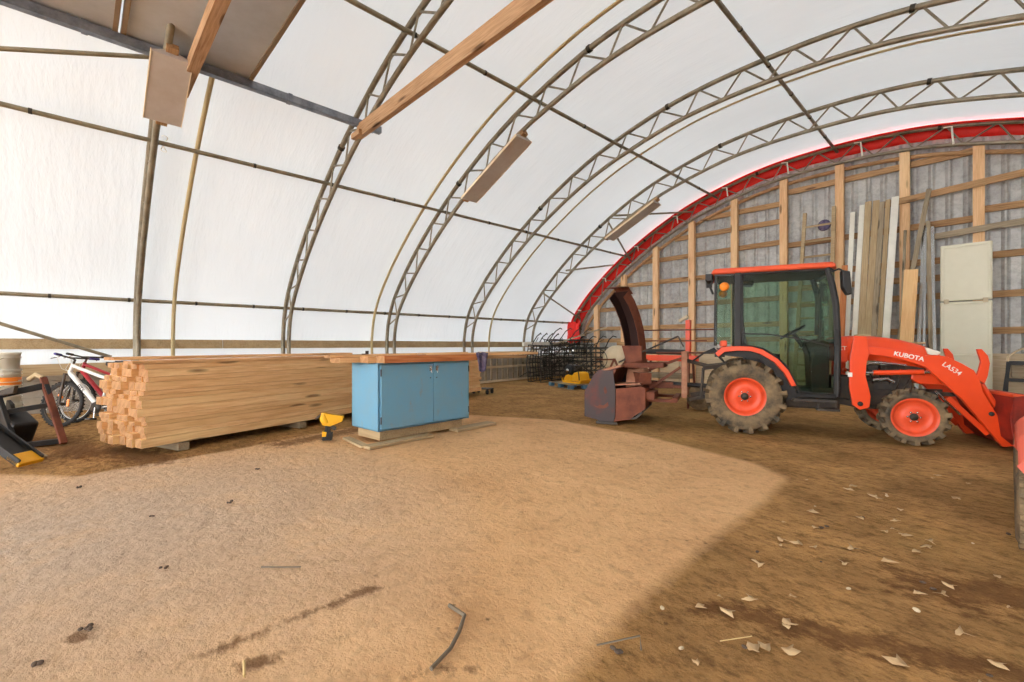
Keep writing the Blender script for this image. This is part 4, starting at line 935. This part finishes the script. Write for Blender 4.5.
lean = [  # x foot, x top, z top, width, material, label
    (-2.42, -2.42, 4.65, .10, 'white', 'pale metal strip, leftmost of the items leaning behind the tractor hood'),
    (-2.29, -2.23, 4.80, .11, 'white', 'white strip, second from the left of the leaning bundle'),
    (-2.17, -2.10, 4.85, .13, 'plank', 'tan board, third from the left of the leaning bundle'),
    (-2.04, -1.95, 4.85, .13, 'plank', 'tan board, fourth from the left of the leaning bundle'),
    (-1.93, -1.83, 4.78, .10, 'oldwood', 'grey-brown board in the middle of the leaning bundle'),
    (-1.83, -1.72, 4.82, .09, 'plank', 'narrow tan board right of the middle of the leaning bundle'),
    (-1.70, -1.58, 4.85, .14, 'white', 'wide white strip at the right edge of the leaning bundle'),
    (-1.62, -.98, 4.9, .09, 'oldwood', 'long board slanting strongly to the right across the gap'),
    (-1.42, -1.40, 4.0, .05, 'oldwood', 'thin short stick between the slanting board and the bundle'),
    (-1.12, -1.06, 4.05, .07, 'chrome', 'grey metal strip right of the short spotted plank'),
    (-1.0, -1.04, 4.0, .05, 'chrome', 'thin grey metal strip second right of the spotted plank'),
    (-.86, -1.0, 4.15, .08, 'oldwood', 'grey board leaning to the left against the post'),
    (-.80, -.92, 4.0, .06, 'chrome', 'rightmost thin grey strip of the leaning items')]
for k, (xa, xb, z, w, mt, lb) in enumerate(lean):
    yt = 14.38+.04*(k % 2)
    board('leaning_strip' if mt in ('white', 'chrome') else 'leaning_board', (xa, 13.3+.05*(k % 3), .02), (xb, yt-.02, z), w, .035, mt, up=(0, -1, .2), label=lb, cat='strip' if mt in ('white', 'chrome') else 'board', group='items leaning on the gable wall')
board('leaning_board', (-1.32, 13.1, .02), (-1.22, 13.6, 2.95), .24, .05, 'lumber', up=(0, -1, .2), label='short wide spotted plank leaning just above the tractor hood', cat='board', group='items leaning on the gable wall')
board('leaning_board', (-2.5, 13.2, .02), (-2.45, 13.6, 3.2), .12, .05, 'redwood', up=(0, -1, .2), label='short reddish board left of the leaning bundle, behind the mirror', cat='board', group='items leaning on the gable wall')
# folding table stood on end
FT = empty('folding_table', (-.36, 13.75, 0), 0, label='tall cream folding table stood on end against the gable wall', cat='table')
FT.rotation_euler = (math.radians(-2.5), 0, 0)
bx = MB().box((0, 0, .62), (.8, .06, .9)).build('lower_leaf', 'table', FT, .02)
MB().box((0, .0, 1.62), (.8, .06, 1.14)).build('middle_leaf', 'table', FT, .02)
MB().box((0, .0, 2.83), (.8, .06, 1.24)).build('upper_leaf', 'table', FT, .02)
for z0_, z1_ in ((.2, 1.04), (1.08, 2.17), (2.24, 3.42)):
    m = MB(); 
    for x in (-.36, .36): m.box((x, -.035, (z0_+z1_)/2), (.05, .03, z1_-z0_))
    m.box((0, -.035, z1_-.02), (.74, .03, .04)); m.build('rim', 'table', FT, .006)
for x in (-.3, .3): MB().box((x, -.05, 2.2), (.08, .03, .1)).build('hinge', 'cream', FT, .004)
MB().box((.0, 0, .1), (.7, .05, .2)).build('foot', 'cream', FT, .01)
# black frame stand at right edge
BF = empty('frame_stand', (.62, 12.2, 0), 0, label='black steel frame stand with a pale hoop at the right edge by the gable wall', cat='stand')
m = MB()
for x in (-.42, 1.0):
    m.bar((x-.06, 0, 0), (x+.04, 0, .92), .05, .05); m.bar((x, .6, 0), (x+.04, .6, .92), .05, .05)
m.bar((-.4, 0, .92), (1.05, 0, .92), .05, .06); m.bar((-.4, .6, .92), (1.05, .6, .92), .05, .06); m.bar((-.4, 0, .62), (1.0, 0, .60), .05, .06); m.build('frame', 'black', BF, .004)
MB().box((.3, .3, .77), (1.3, .5, .22)).build('box', 'oldwood', BF, .01)
m = MB(); m.tube([(-.3+.6*math.cos(a)*1.0+.5, .1, .95+.32*math.sin(a)) for a in [PI*i/16 for i in range(17)]], .018, 8); m.build('hoop', 'ply', BF)
m = MB(); m.box((.3, .3, .05), (1.5, .7, .1)); m.build('base', 'dark', BF, .01)

# ------------------------------------------------------------------ faded red garden tractor at the right edge
GM = empty('lawn_tractor', (.635, 4.74, 0), math.radians(-90), label='faded red lawn tractor cut off by the right edge of the picture', cat='lawn tractor')
# local +x = forward
def loftbox(st):
    return [[(x, -w, zb), (x, -w, zt-.06), (x, -w*.8, zt), (x, w*.8, zt), (x, w, zt-.06), (x, w, zb)] for x, w, zb, zt in st]
MB().loft(loftbox([(-.05, .40, .46, .88), (.3, .40, .46, .90), (.58, .36, .44, .86), (.70, .28, .42, .74)]), False).build('hood', 'salmon', GM, .03)
MB().loft(loftbox([(-1.0, .42, .42, .62), (-.7, .46, .42, .72), (-.35, .45, .40, .66), (-.25, .44, .34, .42)]), False).build('rear_fender', 'salmon', GM, .03)
for s in (-1, 1):
    MB().loft([[(x, s*a_, z_) for a_, z_ in ((.49, zb), (.525, zt-.05), (.49, zt), (.25, zt+.06), (.22, zb))] for x, zb, zt in ((.02, .50, .60), (.14, .54, .76), (.40, .55, .80), (.60, .54, .72), (.70, .48, .58))], False).build('front_fender', 'salmon', GM, .02)
MB().box((-.2, 0, .34), (.6, .9, .05)).build('foot_deck', 'salmon', GM, .02)
MB().box((-.2, 0, .28), (1.5, .3, .12)).build('chassis', 'black', GM, .02)
MB().box((-.62, 0, .78), (.4, .42, .12)).box((-.82, 0, .98), (.08, .4, .35)).build('seat', 'black', GM, .04)
m = MB(); m.lathe([(.17+.014*math.cos(a), .014*math.sin(a)) for a in [i*PI/4 for i in range(9)]], (0, 0, 0), 'z', 24); m.tube([(0, 0, 0), (.0, 0, -.3)], .025); m.tube([(-.17, 0, 0), (.17, 0, 0)], .012); m.xf(Matrix.Translation((-.15, 0, 1.02)) @ Matrix.Rotation(-.4, 4, 'Y')); m.build('steering_wheel', 'black', GM)
for s in (-1, 1):
    MB().box((.6, s*.17, .68), (.16, .12, .14)).build('headlight', 'lens', GM, .03)
for (x, y, R_, w_) in ((.50, -.46, .24, .13), (.50, .46, .24, .13), (-.68, -.40, .30, .2), (-.68, .40, .30, .2)):
    e = bpy.data.objects.new('wheel', None); C.objects.link(e); e.parent = GM; e.location = (x, y, R_)
    m = MB(); h = w_/2; m.lathe([(R_*.5, -h*.8), (R_*.8, -h), (R_*.97, -h*.7), (R_, 0), (R_*.97, h*.7), (R_*.8, h), (R_*.5, h*.8)], (0, 0, 0), 'y', 32)
    for k in range(24):
        a = 2*PI*k/24; m.box((R_*.99*math.cos(a), 0, R_*.99*math.sin(a)), (.025, w_*.8, .02), Matrix.Rotation(-a+PI/2, 3, 'Y'))
    m.build('tyre', 'rubber', e)
    MB().lathe([(R_*.52, -h*.7), (R_*.4, -h*.3), (0, -h*.4)], (0, 0, 0), 'y', 24).lathe([(R_*.52, h*.7), (R_*.4, h*.3), (0, h*.4)], (0, 0, 0), 'y', 24).build('rim', 'cream', e)

# ------------------------------------------------------------------ bicycles
def bike(loc, rz, lean_, fr, fr2, lb, reflector, txt=None):
    B = empty('bicycle', loc, 0, label=lb, cat='bicycle'); B.rotation_euler = (lean_, 0, rz)
    # local x: front (left in the picture) = -x ; wheels R .34
    R_ = .345
    for nm, x in (('front_wheel', 0), ('rear_wheel', 1.06)):
        e = bpy.data.objects.new(nm, None); C.objects.link(e); e.parent = B; e.location = (x, 0, R_)
        m = MB(); m.lathe([(R_-.025+.027*math.cos(a), .025*math.sin(a)) for a in [i*PI/4 for i in range(9)]], (0, 0, 0), 'y', 40); 
        for k in range(40): a = 2*PI*k/40; m.box((R_*1.0*math.cos(a), 0, R_*1.0*math.sin(a)), (.02, .045, .012), Matrix.Rotation(-a+PI/2, 3, 'Y'))
        m.build('tyre', 'rubber_clean', e)
        m = MB(); m.lathe([(R_-.055, -.012), (R_-.04, -.014), (R_-.04, .014), (R_-.055, .012), (R_-.055, -.012)], (0, 0, 0), 'y', 40); m.build('rim', 'bike_white' if nm == 'front_wheel' and txt is None else 'dark', e)
        m = MB()
        for k in range(20): a = 2*PI*k/20; m.tube([(.02*math.cos(a+.7), .02*(1 if k % 2 else -1), .02*math.sin(a+.7)), (.29*math.cos(a), 0, .29*math.sin(a))], .0022, 4)
        m.build('spoke', 'chrome', e)
        MB().tube([(0, -.05, 0), (0, .05, 0)], .025, 10).build('hub', 'dark', e)
        if nm == 'front_wheel' and reflector:
            MB().box((.12, -.03, .02), (.04, .012, .11)).build('spoke_reflector', 'amber', e, .004)
            MB().box((-.02, -.03, .12), (.10, .012, .03), Matrix.Rotation(.5, 3, 'Y')).build('spoke_reflector', 'amber', e, .004)
    H = Vector((.06, 0, .94)); Hb = Vector((.04, 0, .83)); BB = Vector((.62, 0, .30)); ST = Vector((.74, 0, .82)); RA = Vector((1.06, 0, R_))
    MB().tube([Hb, BB], .034, 10).build('down_tube', fr, B); MB().tube([H, ST*1.0+Vector((-.01, 0, -.1))], .024, 10).build('top_tube', fr2, B)
    MB().tube([BB, ST], .018, 10).build('seat_tube', fr, B)
    m = MB()
    for s in (-1, 1): m.tube([BB+Vector((0, s*.03, 0)), RA+Vector((0, s*.06, 0))], .010, 8); m.tube([ST+Vector((-.02, s*.02, -.12)), RA+Vector((0, s*.06, 0))], .009, 8)
    m.build('rear_stay', fr2, B)
    m = MB(); m.tube([H+Vector((.01, 0, .03)), Hb-Vector((.01, 0, .03))], .026, 10); m.build('head_tube', fr, B)
    m = MB()
    for s in (-1, 1): m.tube([Hb+Vector((-.02, s*.055, -.04)), Vector((0, s*.055, R_))], .017, 8)
    m.bar(Hb+Vector((-.02, -.07, -.03)), Hb+Vector((-.02, .07, -.03)), .03, .03); m.build('fork', 'dark', B)
    m = MB(); m.tube([H, H+Vector((.03, 0, .09)), H+Vector((-.04, 0, .12))], .016, 8); m.tube([H+Vector((.06, -.32, .14)), H+Vector((-.02, -.12, .13)), H+Vector((-.05, 0, .12)), H+Vector((-.02, .12, .13)), H+Vector((.06, .32, .14))], .013, 8); m.build('handlebar', 'dark', B)
    for s in (-1, 1):
        MB().tube([H+Vector((.035, s*.22, .136)), H+Vector((.07, s*.34, .142))], .019, 8).build('grip', 'bike_blue' if txt else 'black', B)
        MB().tube([H+Vector((.0, s*.2, .12)), H+Vector((-.08, s*.26, .08))], .007, 6).build('brake_lever', 'chrome', B)
        MB().tube([H+Vector((-.02, s*.18, .12)), H+Vector((-.16, s*.1, .1)), H+Vector((-.14, s*.03, -.05)), H+Vector((-.03, 0, -.1))], .004, 5).build('cable', 'white', B)
    MB().tube([ST, ST+Vector((.03, 0, .14))], .013, 8).build('seat_post', 'chrome', B)
    MB().loft([[(ST.x+.03+dx, w*sy, ST.z+.14+dz) for sy, dz in ((-1, 0), (-.7, .04), (.7, .04), (1, 0), (0, -.02))] for dx, w in ((-.14, .02), (-.05, .03), (.06, .07), (.13, .06))]).build('saddle', 'black', B)
    MB().lathe([(0, -.06), (.09, -.06), (.09, -.055), (.05, -.05), (0, -.045)], (BB.x, 0, BB.z), 'y', 24).build('chainring', 'dark', B)
    for q in (-1, 1):
        MB().tube([BB+Vector((0, q*.07, 0)), BB+Vector((-.02*q, q*.08, q*.165))], .012, 6).build('crank', 'chrome', B); MB().box(tuple(BB+Vector((-.02*q, q*.13, q*.17))), (.09, .1, .025)).build('pedal', 'black', B)
    m = MB(); m.tube([BB+Vector((0, -.055, .09)), RA+Vector((0, -.055, .04)), RA+Vector((.04, -.055, 0)), RA+Vector((0, -.055, -.04)), BB+Vector((0, -.055, -.09))], .005, 5); m.build('chain', 'dark', B)
    if txt:
        d = BB-Hb; a = math.atan2(-d.z, d.x); c = Hb.lerp(BB, .45)
        text('lettering', txt, .07, 'black', B, (c.x, -.0365, c.z), (PI/2, a, 0), .001)
    return B
bike((-9.80, -.22, 0), math.radians(42), math.radians(-9), 'bike_white', 'bike_white', 'white-framed bicycle with black lettering leaning behind the lumber stack', True, 'GTX')
bike((-10.22, -.06, 0), math.radians(40), math.radians(-7), 'bike_red', 'bike_red', 'dark red bicycle parked behind the white-framed one', False)

# ------------------------------------------------------------------ pails, frames at the left edge
pl = [(-9.92, -.83)]
zz = 0
for k in range(5):
    t = empty('pail', (-10.30+random.uniform(-.01, .01), -.79+random.uniform(-.01, .01), zz+.002), 0, label='white pail in the left edge stack, '+['the bottom one', 'second from the bottom', 'the middle one', 'second from the top, bearing an orange band', 'the top one'][k], cat='pail', group='stacked white pails')
    MB().lathe([(0, 0), (.13, 0), (.155, .36), (.165, .36), (.165, .375), (.148, .375), (.124, .015), (0, .015)], (0, 0, 0), 'z', 28).build('body', 'white', t)
    m = MB()
    for zr in (.30, .35): m.lathe([(.150, zr-.006), (.168, zr-.004), (.168, zr+.004), (.150, zr+.006)], (0, 0, 0), 'z', 28)
    m.build('rib', 'white', t)
    MB().tube([(.165*math.cos(a), .165*math.sin(a), .30-.09*math.sin(a)*(-1)) for a in [-PI*i/12 for i in range(13)]], .003, 5).build('bail', 'chrome', t)
    if k == 3: MB().lathe([(.153, .13), (.158, .13), (.163, .25), (.158, .25), (.153, .13)], (0, 0, 0), 'z', 28).build('label_band', 'amber', t)
    zz += .17 if k != 3 else .25
# black wedge frame with rusty rail
WF = empty('steel_carriage', (-8.22, -.56, 0), math.radians(30), label='black boxy steel carriage leaning over by the bicycles, with a rusty rail', cat='frame')
m = MB()
m.bar((-.35, .0, .62), (.10, -.05, .02), .05, .09); m.bar((-.12, .35, .72), (.32, .3, .03), .05, .09)
m.bar((-.35, 0, .62), (-.12, .35, .72), .06, .08); m.bar((.10, -.05, .03), (.32, .3, .04), .08, .06); m.bar((-.2, .02, .42), (.0, .35, .48), .05, .06)
m.bar((-.35, 0, .62), (-.42, .05, .1), .05, .05)
m.build('frame', 'black', WF, .005)
MB().prism([(-.40, .60), (-.32, .68), (-.02, .75), (-.05, .66)], .0, .04).prism([(-.5, .1), (-.38, .55), (-.3, .5), (-.2, .06)], .1, .14).build('cover', 'dark', WF, .003)
MB().bar((-.18, .36, .82), (.40, .26, .02), .07, .05).build('rail', 'rust', WF, .006)
MB().tube([(-.34, .3, .80), (-.26, .33, .86), (-.17, .36, .82)], .032, 8).build('hook', 'plank', WF)
MB().box((-.2, .1, .22), (.34, .26, .3), Matrix.Rotation(.5, 3, 'Y')).build('motor', 'black', WF, .03)
# old snow scoop / plank bundle bottom left
SP = empty('scoop', (-6.90, -.42, 0), math.radians(44), label='scuffed grey and black scoop with a yellow lip lying in the lower left corner', cat='scoop')
R0 = Matrix.Rotation(math.radians(34), 3, 'Y')
MB().box((-.22, 0, .24), (.74, .22, .03), R0).box((-.22, -.11, .26), (.74, .02, .08), R0).box((-.22, .11, .26), (.74, .02, .08), R0).build('blade', 'black', SP, .006)
MB().box((-.26, 0, .275), (.5, .16, .01), R0).build('scuffed_face', 'concrete', SP, .003)
MB().box((.03, 0, .075), (.16, .24, .05), R0).build('lip', 'yellow', SP, .01)
board('grey_slat', (-7.45, -1.05, .5), (-6.85, -.62, .02), .08, .03, 'oldwood', label='narrow grey slat leaning beside the yellow-lipped scoop', cat='slat', group='grey slats at lower left')
board('grey_slat', (-7.7, -.62, .22), (-7.12, -.30, .02), .12, .03, 'oldwood', label='flat grey slat between the scoop and the black steel carriage', cat='slat', group='grey slats at lower left')
MB_ = MB().lathe([(0, -.05), (.07, -.05), (.07, .05), (0, .05)], (0, 0, 0), 'x', 16).tube([(0, 0, 0), (.3, 0, .05)], .025).build('red_canister', 'bike_red'); MB_.location = (-9.1, -.66, .25)
tag(MB_, 'dark red canister between the pails and the steel carriage', 'canister')
board('grey_slat', (-9.9, -1.0, .3), (-8.7, -.72, .02), .2, .03, 'oldwood', label='wide grey board sloping down in front of the pails', cat='slat', group='grey slats at lower left')
# low boards by side wall
board('side_board', (-11.35, -1.6, .80), (-11.4, 3.4, .86), .05, .2, 'plank', label='tan board running along the low wall behind the bicycles', cat='board')

# ------------------------------------------------------------------ litter on the ground
rnd = random.Random(11)
def leafmesh(k):
    m = MB(); n = 9; vs = [(0, 0, .004)]
    for i in range(n):
        a = 2*PI*i/n; r = .035*(1+.45*math.sin(a*3+k))*(1.4 if i % 2 else .8); vs.append((r*1.3*math.cos(a), r*math.sin(a), .006+.012*math.sin(a*2+k)))
    m.add(vs, [(0, i+1, (i+1) % n+1) for i in range(n)], True); return m
for k in range(80):
    if k < 55: x, y = rnd.uniform(-.95, .6), rnd.uniform(1.6, 4.2)
    else: x, y = rnd.uniform(-1.2, 1.5), rnd.uniform(3.5, 6.4)
    if x > 0 and y > 3.6: continue
    o = leafmesh(k).build('dry_leaf', 'leaf'); o.location = (x, y, .006); o.rotation_euler = (0, 0, rnd.uniform(0, 6)); o.scale = [rnd.uniform(.25, .75)]*3
    o.modifiers.new('s', 'SOLIDIFY').thickness = .002
    tag(o, 'small pale dry leaf lying on the dark dirt in the right foreground', 'leaf', 'dry leaves on the dark dirt')
for k in range(34):
    x, y = rnd.uniform(-1.1, .5), rnd.uniform(1.2, 5.2)
    o = MB().ball((0, 0, 0), .02, 8, (1.2, .8, .5)).build('pebble', 'ply' if k % 2 else 'stone'); o.location = (x, y, .004); o.scale = [rnd.uniform(.3, .8)]*3; o.rotation_euler = (0, 0, rnd.uniform(0, 6))
    tag(o, 'tiny '+('pale' if k % 2 else 'grey')+' pebble on the dark dirt in the right foreground', 'pebble', ('pale' if k % 2 else 'grey')+' pebbles on the dirt')
clods = [(-5.52, .01, 'below the near end of the lumber stack'), (-4.17, .87, 'in front of the blue cabinet, left of centre'), (-4.21, .38, 'left of the small curved root'), (-2.74, .02, 'at the lower left, right of a mud patch'), (-2.59, -.12, 'nearest the lower left corner'),
         (-1.05, 1.6, 'by the twigs at the sand edge'), (-5.1, 1.3, 'between the stack and the picture centre'), (-3.2, .35, 'in the left foreground')]
for k, (x, y, lb) in enumerate(clods):
    m = MB()
    for j in range(4): m.ball((rnd.uniform(-.022, .022), rnd.uniform(-.022, .022), .003), rnd.uniform(.007, .013), 8, (1.3, 1, .6))
    o = m.build('dirt_clod', 'stone'); o.location = (x, y, 0); tag(o, 'dark dirt clod, '+lb, 'clod', 'dark clods on the sand')
def twig(pts, r, lb, mat='twig'):
    p0 = Vector(pts[0]); m = MB(); m.tube([tuple(Vector(p)-p0) for p in pts], r, 6); o = m.build('twig', mat); o.location = p0; tag(o, lb, 'twig', 'twigs and roots on the ground')
twig([(-1.78, 1.28, .008), (-1.66, 1.28, .012), (-1.58, 1.19, .012), (-1.52, 1.10, .010), (-1.48, .98, .006)], .009, 'bent grey root lying on the sand in the lower centre')
twig([(-2.81, .74, .008), (-2.74, .80, .012), (-2.66, .90, .008)], .005, 'small curved root on the sand left of centre')
twig([(-2.02, .47, .008), (-1.93, .45, .006)], .005, 'straight pale stick at the bottom edge of the picture', 'hay')
twig([(-1.12, 1.55, .01), (-1.02, 1.72, .02), (-.98, 1.66, .008)], .004, 'thin forked twig at the edge of the sand')
twig([(-.78, 1.95, .008), (-.70, 2.08, .008)], .0025, 'pale straw stick on the dark dirt', 'hay')
